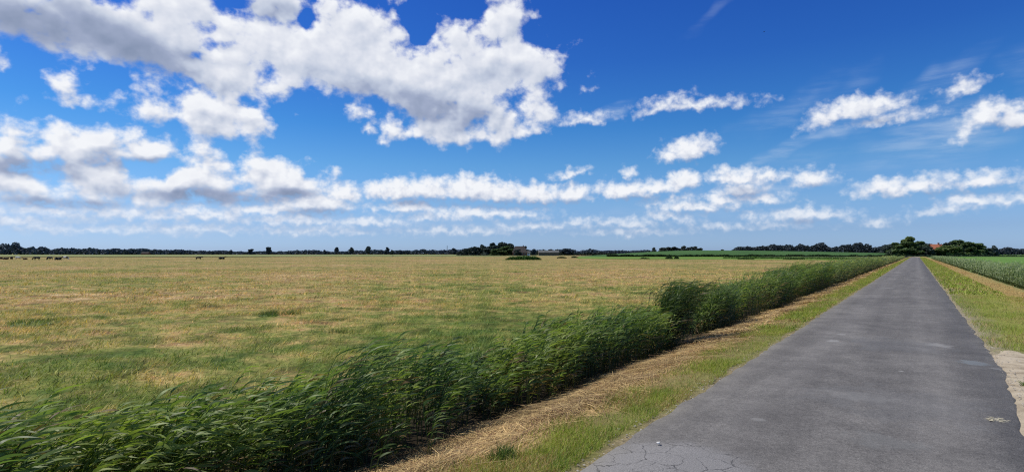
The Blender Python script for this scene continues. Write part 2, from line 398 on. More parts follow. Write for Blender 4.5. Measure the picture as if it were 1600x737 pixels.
# pale scuffs
def blob(cx_, cy_, rx, ry, rot, k, scl=6, amp=2.6):
    m = t.mapping(p, (cx_, cy_, 0), (0, 0, rot), (rx, ry, 50), 'TEXTURE')
    L = t.vmath('LENGTH', t.vmath('MULTIPLY', m, (1, 1, 0)), out=1)
    L = t.math('ADD', L, t.math('MULTIPLY_ADD', t.noise(p, scl, 6, .72), amp, -.5*amp+.12))
    return t.math('MULTIPLY', t.mr(L, .95, .55, 0, 1, True), k)
def rb(px, py, rx, ry, k, colr=(.30, .29, .27), scl=6):
    global base
    x, y = on_ground(px, py); base = t.mix(blob(x, y, rx, ry, 0, k, scl), base, colr)
for q in [(1298,533,.14,.22,.6),(1312,523,.14,.16,.45),(1462,540,.32,.35,.5),(1518,567,.28,.30,.45,(.24,.27,.28)),(1550,575,.12,.12,.5),(1385,450,.5,.35,.45),(1183,656,.10,.09,.35),
          (1404,581,.05,.05,.8),(1390,540,1.1,1.3,.3,(.14,.14,.14),2.5),(1375,690,.45,.35,.35,(.17,.17,.16),5),(1400,630,1.2,1.2,.22,(.15,.15,.15),2.5),(1550,655,.13,.10,.9,(.42,.38,.28),12),(1330,620,.6,.3,.2)]:
    rb(*q)
# old cracked patch bottom left
x0, y0 = on_ground(1015, 735)
m_old = t.math('MAXIMUM', blob(x0+.1, y0+.25, .85, .85, 0, 1.0, 2, 1.0), blob(x0-.5, y0-.3, 1.2, 1.2, 0, 1.0, 2, 1.0))
oldc = t.mix(1.0, (.205, .195, .185, 1), t.mr(fin, .25, .75, .5, 1.55), 'MULTIPLY')
base = t.mix(m_old, base, oldc)
cr = t.new('ShaderNodeTexVoronoi', feature='DISTANCE_TO_EDGE'); cr.inputs['Scale'].default_value = 4.2; cr.inputs['Randomness'].default_value = 1
t.l.new(t.vmath('ADD', p, t.vmath('SCALE', t.noise(p, 5, 5, .65, out='Color'), scale=.16)), cr.inputs['Vector'])
crk = t.math('MULTIPLY', t.mr(cr.outputs['Distance'], t.mr(t.noise(p, 3, 3), .4, .6, -.004, .004), t.mr(t.noise(p, 2.5, 3), .35, .65, .004, .024), 1, 0), t.mr(t.noise(p, 1.1, 2), .30, .44, 0, 1))
crk = t.math('MULTIPLY', crk, t.mr(m_old, .2, .6, .0, 1))
base = t.mix(t.math('MULTIPLY', crk, .9), base, (.018, .018, .018))
# dusty edges
edge = t.math('MAXIMUM', t.mr(sp.outputs[0], -1.95, -2.2, 0, 1), t.mr(sp.outputs[0], .8, 1.05, 0, 1))
base = t.mix(t.math('MULTIPLY', edge, t.mr(med, .35, .65, .1, .7)), base, (.22, .20, .16))
hgt = t.math('ADD', t.math('MULTIPLY', fin, .5), t.math('SUBTRACT', t.math('MULTIPLY', grit.outputs['Distance'], .8), t.math('MULTIPLY', crk, 2)))
b = principled(t, base, .85, .25, hgt, .5, .006); t.l.new(b, t.out.inputs[0])

M_sand, t = material('sand'); p = pos(t)
a = t.noise(p, 3, 5, .6); f_ = t.noise(p, 70, 3, .7)
c = t.ramp(a, [(.3, (.24, .19, .13)), (.45, (.40, .33, .23)), (.6, (.50, .42, .30)), (.75, (.36, .31, .24))]); c = t.mix(1.0, c, t.mr(f_, .2, .8, .7, 1.2), 'MULTIPLY')
b = principled(t, c, .95, .1, t.math('ADD', a, t.math('MULTIPLY', f_, .3)), .7, .03); t.l.new(b, t.out.inputs[0])

def flat(name, c1, c2, scale=.5, rough=.9, spec=.1, bstr=.3, coord=None):
    m, t = material(name)
    p = pos(t) if coord is None else t.new('ShaderNodeTexCoord').outputs[coord]
    n = t.noise(p, scale, 5, .6); c = t.mix(t.mr(n, .3, .7, 0, 1), c1, c2)
    b = principled(t, c, rough, spec, n, bstr, .05); t.l.new(b, t.out.inputs[0]); return m
M_green = flat('fresh grass field', (.105, .185, .028), (.16, .25, .04), .05)
M_dyke = flat('crop on the rise', (.045, .10, .026), (.065, .135, .035), .04)
M_pale = flat('pale meadow', (.17, .20, .07), (.24, .25, .09), .02)
M_dark = flat('ditch edge', (.07, .10, .03), (.11, .13, .045), .1)
M_trunk = flat('bark', (.05, .04, .03), (.09, .075, .055), 4)
M_tile = flat('orange roof tiles', (.50, .17, .09), (.60, .24, .13), 1.5, .8)
M_brick = flat('brick', (.22, .09, .06), (.30, .13, .08), 2)
M_white = flat('white render', (.70, .70, .68), (.80, .80, .78), 1)
M_brownroof = flat('brown roof', (.055, .048, .045), (.09, .075, .065), .8)
M_greyroof = flat('fibre cement roof', (.10, .105, .10), (.15, .15, .14), .5)
M_wood = flat('weathered wood', (.10, .085, .065), (.17, .14, .11), 6)
M_steel = flat('galvanised steel', (.12, .13, .14), (.2, .2, .21), 3, .5, .5)
M_glass = flat('window glass', (.02, .025, .03), (.04, .05, .06), 1, .15, .6, 0)
M_stone = flat('pale stone', (.6, .58, .54), (.75, .73, .69), 40)
M_bird = flat('dark plumage', (.02, .02, .022), (.04, .04, .045), 10)

def cow_mat(name, dark, light, thr, scale, seed):
    m, t = material(name); p = t.new('ShaderNodeTexCoord').outputs['Object']
    n = t.noise(t.mapping(p, (seed, seed*1.7, 0)), scale, 2, .4)
    c = t.mix(t.mr(n, thr-.015, thr+.015, 0, 1), dark, light)
    t.l.new(principled(t, c, .7, .2), t.out.inputs[0]); return m
M_cow_black = cow_mat('black hide', (.012, .011, .011), (.6, .58, .54), .66, 1.2, 3)
M_cow_pied = cow_mat('black and white hide', (.012, .011, .011), (.65, .63, .6), .49, 1.1, 9)
M_cow_brown = cow_mat('dark brown hide', (.045, .025, .017), (.5, .46, .4), .70, 1.2, 1)
M_cow_bw = cow_mat('brown and white hide', (.07, .035, .02), (.65, .6, .55), .42, 1.0, 5)
M_horn = flat('hoof and muzzle', (.03, .025, .02), (.06, .05, .045), 5)

# ================================================================== GROUND, ROAD
def axis(fine0, fine1, step, far0, far1, k=1.13):
    a = list(np.arange(fine0, fine1+1e-6, step)); s = step
    while a[-1] < far1: s *= k; a.append(a[-1]+s)
    s = step; b = [a[0]]
    while b[-1] > far0: s *= k; b.append(b[-1]-s)
    return np.array(b[:0:-1]+a)
xs = axis(-7, 7, .1, -5000, 5000); ys = axis(-3, 40, .16, -800, 6000, 1.06)
X, Y = np.meshgrid(xs, ys); Z = ground_z(X, Y)
nx, ny = len(xs), len(ys)
idx = (np.arange(ny-1)[:, None]*nx+np.arange(nx-1)[None, :])
f = np.stack([idx, idx+1, idx+nx+1, idx+nx], -1).reshape(-1, 4)
tag(mesh_np('ground', np.stack([X, Y, Z], -1), f, None, M_ground, smooth=True), kind='structure')

# road: straight, then bends left at the farm
def road_line():
    pts = [(0.0, y, 0.0) for y in np.concatenate([np.arange(-6, 40, .12), np.arange(40, 300, 1.0)])]
    R = 45
    for k in range(1, 40):
        a = k/39*rad(80); pts.append((-R*(1-math.cos(a)), 300+R*math.sin(a), a))
    for k in range(1, 30): pts.append((pts[-1][0]-8*math.sin(rad(80)), pts[-1][1]+8*math.cos(rad(80)), rad(80)))
    return pts
rl = road_line(); rv = []
for (cx_, cy_, a) in rl:
    j = lambda s: (float(fbm(cy_*1.1, 0, s))-.5)*.12+(float(vnoise(cy_*6, 0, s+1))-.5)*.05
    xl = -2.17+j(31)*(1.0); xr = 1.0+j(41)*.8-(.20*math.exp(-((cy_-7)/2.2)**2) if a == 0 else 0)
    row = [xl, xl+.04, -1.5, -.9, -.55, -.2, .3, xr-.04, xr]
    for q in row:
        crown = .022*(1-((q+.6)/1.6)**2)+.006
        edge_ = -.035 if q in (xl, xr) else 0
        rv.append((cx_+q*math.cos(a), cy_+q*math.sin(a), crown+edge_))
nr = len(rl); idx = (np.arange(nr-1)[:, None]*9+np.arange(8)[None, :])
f = np.stack([idx, idx+1, idx+10, idx+9], -1).reshape(-1, 4)
tag(mesh_np('road', np.array(rv), f, None, M_road, smooth=True), kind='structure')

# sandy passing place at the right edge
sv = []; gx = np.linspace(.6, 3.2, 34); gy = np.linspace(3.5, 14.5, 60)
X, Y = np.meshgrid(gx, gy)
far = 13.0+(fbm(X*1.5, Y*0, 51)-.5)*2.0
edgeT = np.clip((far-Y)/.5, 0, 1)*np.clip((Y-3.5)/.4, 0, 1)
Z = ground_z(X, Y)-.03+edgeT*.042+(fbm(X*4, Y*4, 52)-.5)*.045
idx = (np.arange(59)[:, None]*34+np.arange(33)[None, :])
f = np.stack([idx, idx+1, idx+35, idx+34], -1).reshape(-1, 4)
tag(mesh_np('sand_patch', np.stack([X, Y, Z], -1), f, None, M_sand, smooth=True), kind='structure')

# distant fields: slabs with noisy outlines lying on the plain
def slab(name, pts, z0, mat, h=.12, jit=0.0, kind='structure'):
    """pts: (px, depth) outline"""
    out = []
    n = len(pts)
    for i in range(n):
        a, b = np.array(place(*pts[i])), np.array(place(*pts[(i+1) % n]))
        m = max(2, int(np.linalg.norm(b-a)/12))
        for k in range(m):
            q = a+(b-a)*k/m
            out.append((q[0]+random.uniform(-jit, jit), q[1]+random.uniform(-jit, jit)))
    bm = bmesh.new()
    top = [bm.verts.new((x, y, z0+h)) for x, y in out]; bot = [bm.verts.new((x, y, z0-.1)) for x, y in out]
    ff = bm.faces.new(top); bmesh.ops.triangulate(bm, faces=[ff])
    for i in range(len(out)): bm.faces.new((bot[i], bot[(i+1) % len(out)], top[(i+1) % len(out)], top[i]))
    bmesh.ops.recalc_face_normals(bm, faces=bm.faces)
    return tag(bm_obj(name, bm, mat), kind=kind)
slab('green_field', [(905, 215), (1180, 180), (1385, 160), (1398, 300), (1130, 330), (900, 330)], -.25, M_green, .10, .6)
slab('meadow', [(-150, 380), (760, 380), (900, 600), (900, 1100), (-150, 1100)], -.25, M_pale, .10, 1)
slab('ditch_bank', [(-100, 300), (330, 300), (520, 380), (790, 420), (790, 430), (520, 392), (330, 312), (-100, 312)], -.25, M_dark, .18, .5)

# grassy rise behind
def rise(name, px0, px1, d0, d1, hmax, mat, prof):
    U = np.linspace(0, 1, 80); V = np.linspace(0, 1, 14); v = []
    for a in U:
        for b in V:
            x, y = place(px0+(px1-px0)*a, d0+(d1-d0)*b)
            z = -.3+hmax*prof(a)*math.sin(min(b*1.3, 1)*math.pi/2)*(1 if b < .95 else .4)
            v.append((x, y, z))
    idx = (np.arange(79)[:, None]*14+np.arange(13)[None, :])
    f = np.stack([idx, idx+14, idx+15, idx+1], -1).reshape(-1, 4)
    return tag(mesh_np(name, np.array(v), f, None, mat, smooth=True), kind='structure')
rise('hill', 900, 1440, 345, 460, 4.3, M_dyke, lambda a: max(0, math.sin(min(1, a/.36)*math.pi/2)**1.3 if a < .36 else (.42+.58*math.cos((a-.36)/.64*math.pi/2)**1.2)) if a < .99 else .3)

# ================================================================== REEDS
WIND = norm(np.array([.42, .9, 0.0]))
def reed_stems(n, x, y, H, leaves, segs, wide=1.0, bright=None, seed=1, dark=0.0, lean=.27, zb=None):
    """returns verts, quads, colours for n reed stems with blown leaves"""
    r = np.random.default_rng(seed); acc = Acc()
    z = ground_z(x, y) if zb is None else zb
    base = np.stack([x, y, z], -1)
    leanv = lean*r.uniform(.5, 1.5, n)
    wa = r.normal(0, .30, n)+(fbm(x*1.2, y*1.2, 64)-.5)*1.8
    WS = np.stack([WIND[0]*np.cos(wa)-WIND[1]*np.sin(wa), WIND[0]*np.sin(wa)+WIND[1]*np.cos(wa), 0*wa], -1)[:, None]
    side = r.normal(0, .10, (n, 3)); side[:, 2] = 0
    def stem_pt(tt):       # tt (n,k)
        tt = tt[..., None]
        return base[:, None]+np.array([0, 0, 1.])*tt*H[:, None, None]*(1-.16*tt*tt) + WS*(leanv*H)[:, None, None]*tt**2.2+side[:, None]*tt*H[:, None, None]
    S = 5; tt = np.broadcast_to(np.linspace(0, 1, S), (n, S)); C = stem_pt(tt)
    wd = np.broadcast_to(np.array([RT[0], RT[1], 0.]), C.shape)
    hw = np.broadcast_to(np.array([.004, .004, .0035, .003, .002]), (n, S))*wide
    v, f = ribbons(C, wd, hw)
    sc_ = np.array([[.16, .14, .06], [.13, .14, .05], [.07, .12, .03], [.06, .12, .03], [.06, .13, .03]])
    c = np.broadcast_to(sc_[None, :, None, :], (n, S, 2, 3)).reshape(-1, 3); acc.add(v, f, c*.8)
    # leaves
    L = leaves; lt = np.linspace(.18, 1.0, L)[None, :]+r.uniform(-.05, .05, (n, L)); lt = np.clip(lt, .1, 1)
    P0 = stem_pt(lt)                                   # n,L,3
    ang = r.uniform(0, 2*np.pi, (n, L)); od = np.stack([np.cos(ang), np.sin(ang), 0*ang], -1)
    wb = (.55+.9*lt)[..., None]
    d0 = norm(od*.55+WS*wb*.7+np.array([0, 0, 1.])*(r.uniform(.5, 1.1, (n, L)))[..., None])
    d1 = norm(WS*1.4*wb+od*.45+np.array([0, 0, 1.])*(r.uniform(-.75, .12, (n, L)))[..., None])
    ln = r.uniform(.17, .35, (n, L))*(.75+.35*np.sin(lt*np.pi))*(1+.10*(wide-1))*np.clip(H/1.2, .6, 1.2)[:, None]
    m = n*L; P0 = P0.reshape(m, 3); d0 = d0.reshape(m, 3); d1 = d1.reshape(m, 3); ln = ln.reshape(m)
    K = segs+1; s = np.linspace(0, 1, K)
    q = np.linspace(0, 1, K)[None, :, None]
    dirs = norm(d0[:, None]*(1-q)**1.5+d1[:, None]*(1-(1-q)**1.5))
    C = P0[:, None]+np.concatenate([np.zeros((m, 1, 3)), np.cumsum((dirs[:, :-1]+dirs[:, 1:])/2*(ln/segs)[:, None, None], axis=1)], axis=1)
    rv_ = norm(r.normal(0, 1, (m, 1, 3))+np.array([0, 0, .6]))
    Wd = norm(np.cross(dirs, rv_)); tw = r.uniform(-.5, .5, (m, 1, 1))*q
    Wd = norm(Wd+np.cross(dirs, Wd)*tw)
    prof = np.clip(np.array([np.interp(a, [0, .12, .35, .7, 1], [.35, .8, 1, .7, .03]) for a in s]), 0, 1)
    hw = r.uniform(.0045, .0095, (m, 1))*wide*prof[None, :]
    v, f = ribbons(C, Wd, hw)
    hgt = lt.reshape(m)
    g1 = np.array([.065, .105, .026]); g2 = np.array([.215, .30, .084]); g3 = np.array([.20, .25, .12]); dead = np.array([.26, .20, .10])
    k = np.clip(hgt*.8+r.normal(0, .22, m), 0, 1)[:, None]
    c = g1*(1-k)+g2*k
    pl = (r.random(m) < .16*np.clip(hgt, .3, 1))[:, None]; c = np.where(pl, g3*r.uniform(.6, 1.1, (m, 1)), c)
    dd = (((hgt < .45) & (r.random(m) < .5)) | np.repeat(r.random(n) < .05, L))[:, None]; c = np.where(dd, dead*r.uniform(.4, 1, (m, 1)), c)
    c = c*(1-dark)
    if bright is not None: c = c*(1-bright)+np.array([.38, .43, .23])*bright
    c = np.broadcast_to(c[:, None, None, :], (m, K, 2, 3)).reshape(-1, 3)
    acc.add(v, f, c)
    return np.concatenate(acc.v), np.concatenate(acc.f), np.concatenate(acc.c)

HT_D = [-4, 1, 2, 4, 6, 7.4, 8.8, 9.6, 11, 12.0, 12.9, 13.4, 14.9, 16.0, 19, 30, 60, 120, 165, 172, 300]
HT_T = [.36, .36, .34, .33, .24, .26, .42, .46, .42, .36, .28, .05, .05, .38, .62, .92, 1.0, 1.0, .95, .5, .4]
def reed_band(y0, y1, dens, leaves, segs, wide, seed, x0=-5.35, x1=-4.3, bright=None):
    r = np.random.default_rng(seed); n = int((y1-y0)*(x1-x0)*dens)
    y = r.uniform(y0, y1, n); x = r.uniform(x0, x1, n)
    x = x+(fbm(y*.7, 0*y, 61)-.5)*.5-np.clip(5-y, 0, 5)*.08
    cl = vnoise(x*1.6, y*1.1, 62); keep = r.random(n) < np.clip(0+1.7*cl, .3, 1)
    thin = np.interp(y, [12.4, 13.1, 14.9, 15.4], [1, .06, .06, 1]); keep &= r.random(n) < thin
    x, y = x[keep], y[keep]; n = len(x)
    top = np.interp(y, HT_D, HT_T)+(fbm(y*1.3, x*1.0, 63)-.5)*.75+r.normal(0, .06, n)
    top = top-np.clip((x+4.15)/.3, 0, 1)*.22*r.random(n)
    H = np.clip((top-ground_z(x, y))/.84, .35, 2.2)*np.where(r.random(n) < .15, .65, 1)
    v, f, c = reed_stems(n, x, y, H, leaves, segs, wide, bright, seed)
    k = fbm(v[:, 1]*1.1, v[:, 0]*1.1, 66)[:, None]; k = np.clip((k-.3)/.4, 0, 1)   # yellower and darker stands
    return v, f, c*((1-k)*np.array([.75, .82, .85])+k*np.array([1.5, 1.3, 1.0]))
acc = Acc()
acc.add(*reed_band(-3, 7, 170, 13, 6, 1.4, 101))
acc.add(*reed_band(7, 16, 160, 12, 5, 1.35, 102))
acc.add(*reed_band(16, 40, 110, 10, 4, 1.4, 103))
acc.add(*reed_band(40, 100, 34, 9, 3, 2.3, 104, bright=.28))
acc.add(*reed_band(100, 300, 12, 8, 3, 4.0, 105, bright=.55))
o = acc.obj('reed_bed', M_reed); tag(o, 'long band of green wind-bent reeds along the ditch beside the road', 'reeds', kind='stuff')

# the tall dark clump and a few single plants
def reed_thing(px, L, n, top, spread, label, name='reed_clump', cat='reeds', dark=0.0, group=None, leaves=13, lean=.35, ht=None, wide=1.0):
    dz = FPX*abs(L)/(math.cos(YAW)*(1432-px)); D = (dz+L*math.sin(YAW))/math.cos(YAW)
    r = np.random.default_rng(int(px))
    x = L+r.normal(0, spread[0], n); y = D+r.normal(0, spread[1], n)
    zb = ground_z(x, y)
    H = (np.full(n, top)+r.normal(0, .08, n)-zb)/.84 if ht is None else r.uniform(*ht, n)
    v, f, c = reed_stems(n, x, y, np.clip(H, .2, 3), leaves, 5, wide, None, int(px), dark, lean)
    z0 = float(zb.min()); v = v-np.array([L, D, z0])
    o = mesh_np(name, v, f, c, M_reed); o.location = (L, D, z0)
    return tag(o, label, cat, group)
reed_thing(1040, -4.5, 190, .90, (.17, .16), 'tall dark reed clump standing above the reeds around it', dark=.40)
reed_thing(1118, -4.45, 120, .66, (.18, .25), 'smaller reed clump just right of the gap beside the tall dark clump', dark=.15)
reed_thing(520, -4.7, 30, .66, (.08, .10), 'lone tuft of reed tips rising over the band near the left foreground')
reed_thing(676, -3.78, 3, .2, (.02, .03), 'pair of thin pale reed shoots standing on the cut straw below the reeds', 'reed_shoot', 'reed', group='young reed shoots', leaves=8, lean=.1, ht=(.45, .62))
reed_thing(588, -3.80, 2, .2, (.02, .02), 'single low reed shoot in shade at the foot of the near reeds', 'reed_shoot', 'reed', group='young reed shoots', leaves=5, lean=.12, ht=(.35, .5))

# right-hand ditch reeds, pale
def right_reeds():
    acc = Acc()
    for (y0, y1, dens, lv, sg, wd, sd_) in [(26, 70, 30, 9, 3, 1.8, 201), (70, 290, 10, 8, 3, 3.6, 202)]:
        r = np.random.default_rng(sd_); n = int((y1-y0)*1.5*dens); y = r.uniform(y0, y1, n); x = r.uniform(4.7, 6.2, n)
        keep = r.random(n) < np.clip(.3+1.0*vnoise(x*1.5, y*.8, 72), 0, 1); x, y = x[keep], y[keep]; n = len(x)
        top = np.interp(y, [26, 90, 160, 290], [.72, .8, .78, .5])+(fbm(y*.5, x, 73)-.5)*.9
        acc.add(*reed_stems(n, x, y, np.clip((top-ground_z(x, y))/.84, .3, 2), lv, sg, wd, .85, sd_, 0, .35))
    return acc.obj('pale_reeds', M_reed)
tag(right_reeds(), 'pale grey-green reeds along the right-hand ditch beside the crop field', 'reeds', kind='stuff')

# ================================================================== GRASS
def blades(n, x, y, length, width, segs, col, lean=(.25, .8), seed=1, flat_=0.0, windy=.5, zoff=-.01):
    r = np.random.default_rng(seed); z = ground_z(x, y)+zoff
    ang = r.uniform(0, 2*np.pi, n); od = np.stack([np.cos(ang), np.sin(ang), 0*ang], -1)
    od = norm(od+WIND*windy); ln = length*r.uniform(.55, 1.25, n); le = r.uniform(*lean, n)
    K = segs+1; s = np.linspace(0, 1, K)[None, :, None]
    up = (1-flat_)
    C = np.stack([x, y, z], -1)[:, None]+np.array([0, 0, 1.])*(ln[:, None, None]*s*up*(1-.35*le[:, None, None]*s))+od[:, None]*(ln*le)[:, None, None]*(s**1.6)
    a2 = r.uniform(0, np.pi, n); Wd = np.stack([np.cos(a2), np.sin(a2), 0*a2], -1)[:, None]*np.ones((1, K, 1))
    hw = (width*r.uniform(.6, 1.3, n))[:, None]/2*np.interp(np.linspace(0, 1, K), [0, .5, 1], [1, .8, .05])[None]
    v, f = ribbons(C, Wd, hw)
    c = np.broadcast_to(col[:, None, None, :], (n, K, 2, 3)).reshape(-1, 3)
    return v, f, c
# pasture: blade clumps in three distance rings, only where the ground is in front of the lens
def wedge(n, d0, d1, r, p=1.0, marg=60):
    d = np.sqrt(r.uniform(d0**2, d1**2, n)) if p == 1 else (r.uniform(d0**p, d1**p, n))**(1/p)
    u = r.uniform(-800-marg, 800+marg, n)/FPX
    x = FW[0]*d+RT[0]*d*u; y = FW[1]*d+RT[1]*d*u
    return x, y
acc = Acc(); r = np.random.default_rng(301)
for (n, d0, d1, ln, wd, sg, pw, sd_) in [(40000, 6, 45, .21, .010, 2, 1.3, 4), (30000, 45, 170, .28, .04, 2, 1.2, 5), (150000, 5, 24, .17, .0095, 2, 1.3, 1), (130000, 24, 70, .19, .022, 2, 1.3, 2), (90000, 70, 210, .17, .05, 1, 1.2, 3)]:
    x, y = wedge(n, d0, d1, r, pw); dep_ = x*FW[0]+y*FW[1]; lat_ = (x*RT[0]+y*RT[1])/dep_*FPX+800; k = (x < -5.6-r.random(n)*.6) & ((lat_ < 870) | (dep_ < 188-(lat_-870)*.055)); x, y = x[k], y[k]; n = len(x)
    cl = fbm(x*.8, y*.8, 81); k = r.random(n) < np.clip(-.3+2.0*cl, .12, 1); x, y = x[k], y[k]; n = len(x)
    if sd_ in (4, 5):        # scattered tufts only
        tk = vnoise(x*(1.9 if sd_ == 4 else .9), y*(1.9 if sd_ == 4 else .9), 88); k = (tk > .70); x, y = x[k], y[k]; n = len(x)
    cl = fbm(x*.8, y*.8, 81); br = r.uniform(.35, 1.55, n)
    tint = np.stack([br*r.uniform(.85, 1.2, n), br, br*r.uniform(.7, 1.1, n)], -1)
    dk = (vnoise(x*2.5, y*2.5, 83) > .74)[:, None]; tint = np.where(dk, tint*np.array([.5, .72, .55]), tint); tint = np.where((r.random(n) < .13)[:, None], tint*np.array([1.7, 1.5, 1.6]), tint)
    acc.add(*blades(n, x, y, ln*(.45+1.1*cl), np.full(n, wd), sg, tint, (.4, 1.3), sd_, .25, .8))
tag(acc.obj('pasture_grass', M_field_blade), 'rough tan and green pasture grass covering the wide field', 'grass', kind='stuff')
# darker green tussocks in the pasture, each its own thing
def tussock(px, py, n, rad_, ln, label, name='grass_tussock', col=(.11, .155, .035), z=-.25, group='green tussocks in the pasture', lean=(.15, .7), wd=.010, cat='grass tussock'):
    x0, y0 = on_ground(px, py, z); r = np.random.default_rng(int(px*7+py))
    x = x0+r.normal(0, rad_, n); y = y0+r.normal(0, rad_, n)
    c = np.array(col)*r.uniform(.6, 1.5, (n, 1))
    v, f, c = blades(n, x, y, np.full(n, ln), np.full(n, wd), 3, c, lean, int(px), 0, .5)
    m = 14; a_ = np.arange(m)*2*np.pi/m; hx = np.append(x0+np.cos(a_)*rad_*2.1, x0); hy = np.append(y0+np.sin(a_)*rad_*2.1, y0)   # root mat
    hv = np.stack([hx, hy, ground_z(hx, hy)+.004+np.append(np.zeros(m), .02)], -1); hv[:m, 2] -= .02
    hf = np.array([(k, (k+1) % m, m, m) for k in range(m)])[:, :4]; hf = np.array([(2*k, 2*k+1, (2*k+2) % m, m) for k in range(m//2)])+len(v)
    v = np.concatenate([v, hv]); f = np.concatenate([f, hf]); c = np.concatenate([c, np.tile(np.array(col)*1.3, (m+1, 1))])
    z0 = float(ground_z(x0, y0)); v = v-np.array([x0, y0, z0]); o = mesh_np(name, v, f, c, M_blade); o.location = (x0, y0, z0)
    return tag(o, label, cat, group)
tussock(55, 503, 420, .34, .13, 'broad dark green tussock at the far left of the pasture')
tussock(422, 492, 260, .16, .18, 'upright green tussock left of its twin in mid pasture')
tussock(457, 490, 260, .15, .17, 'upright green tussock right of its twin in mid pasture')
tussock(535, 520, 200, .16, .13, 'small dark tussock behind the left foreground reed tips')
tussock(330, 478, 200, .22, .12, 'low brown-green tussock in the dry part of the pasture', col=(.15, .13, .045))
tussock(785, 712, 260, .05, .15, 'dark green grass tuft growing on the verge by the cut straw', z=-.05, group=None, wd=.007)
tussock(1597, 600, 60, .03, .10, 'small dark weed growing in the sand at the right edge', name='weed', cat='weed', z=0, group=None, wd=.012, lean=(.4, 1.0))

# verges
def verge(xa, xb, y0, y1, n, ln, wd, sg, seed, dry=0.25, thr=.5):
    r = np.random.default_rng(seed); y = (r.uniform(y0**.5 if y0 > 0 else 0, y1**.5, n))**2 if y0 > 0 else r.uniform(y0, y1, n)
    x = r.uniform(xa, xb, n)
    if xa < 0: edge = xb-.10*vnoise(y*3, 0*y, 91)-.05; k = x < edge
    else: edge = xa+.10*vnoise(y*3, 0*y, 92); k = (x > edge) & ((y > 13.0+.9*vnoise(x*2, y*0, 3)) | (y < 6) | (x > 3.2))
    x, y = x[k], y[k]; n = len(x)
    den = fbm(x*1.6, y*.9, 93); inner = np.clip((x+3.15)/.25, 0, 1) if xa < 0 else np.ones(n)
    k = r.random(n) < np.clip((den-.30)*4, .30, 1)*np.clip(inner+.12, 0, 1); x, y, den = x[k], y[k], den[k]; n = len(x)
    g = np.array([.36, .40, .055]); g2 = np.array([.22, .29, .042]); yl = np.array([.50, .40, .16]); rb_ = np.array([.40, .24, .10])
    q = vnoise(x*3, y*2, 94)[:, None]; c = g*q+g2*(1-q)
    isd = r.random(n) < dry+.5*(fbm(x*1.2, y*.8, 96) < .42); c = np.where(isd[:, None], np.where(r.random((n, 1)) < .6, yl, rb_), c)
    c = c*r.uniform(.65, 1.3, (n, 1))
    return blades(n, x, y, ln*(.5+1.0*den)*np.where(isd, .75, 1), np.full(n, wd), sg, c, (.2, .95), seed, 0, .5)
acc = Acc()
acc.add(*verge(-3.4, -2.12, 1.0, 14, 85000, .085, .0045, 3, 401))
acc.add(*verge(-3.3, -2.12, 14, 50, 45000, .11, .010, 2, 402))
acc.add(*verge(-3.3, -2.1, 50, 300, 26000, .16, .045, 2, 403, .35))
tag(acc.obj('verge_grass', M_blade), 'patchy green and dry grass along the left road edge', 'grass', kind='stuff')
acc = Acc()
acc.add(*verge(1.0, 4.6, 5, 30, 60000, .10, .006, 2, 411, .2))
sx_ = r.normal(0, 1, 0); rr_ = np.random.default_rng(77); nn = 2600; yy = rr_.uniform(6, 14.2, nn); xx_ = rr_.uniform(1.0, 3.4, nn); kk = vnoise(xx_*2.2, yy*1.6, 33)+np.clip((yy-12.2)/2, 0, .6) > .80; xx_, yy = xx_[kk], yy[kk]; nn = len(xx_)
acc.add(*blades(nn, xx_, yy, np.full(nn, .07), np.full(nn, .006), 3, np.array([.22, .28, .05])*rr_.uniform(.5, 1.4, (nn, 1)), (.3, 1.1), 78, 0, .4))
acc.add(*verge(1.0, 2.9, 30, 300, 30000, .13, .035, 2, 412, .25))
tag(acc.obj('roadside_grass', M_blade), 'yellow-green grass on the right verge beyond the sand', 'grass', kind='stuff')

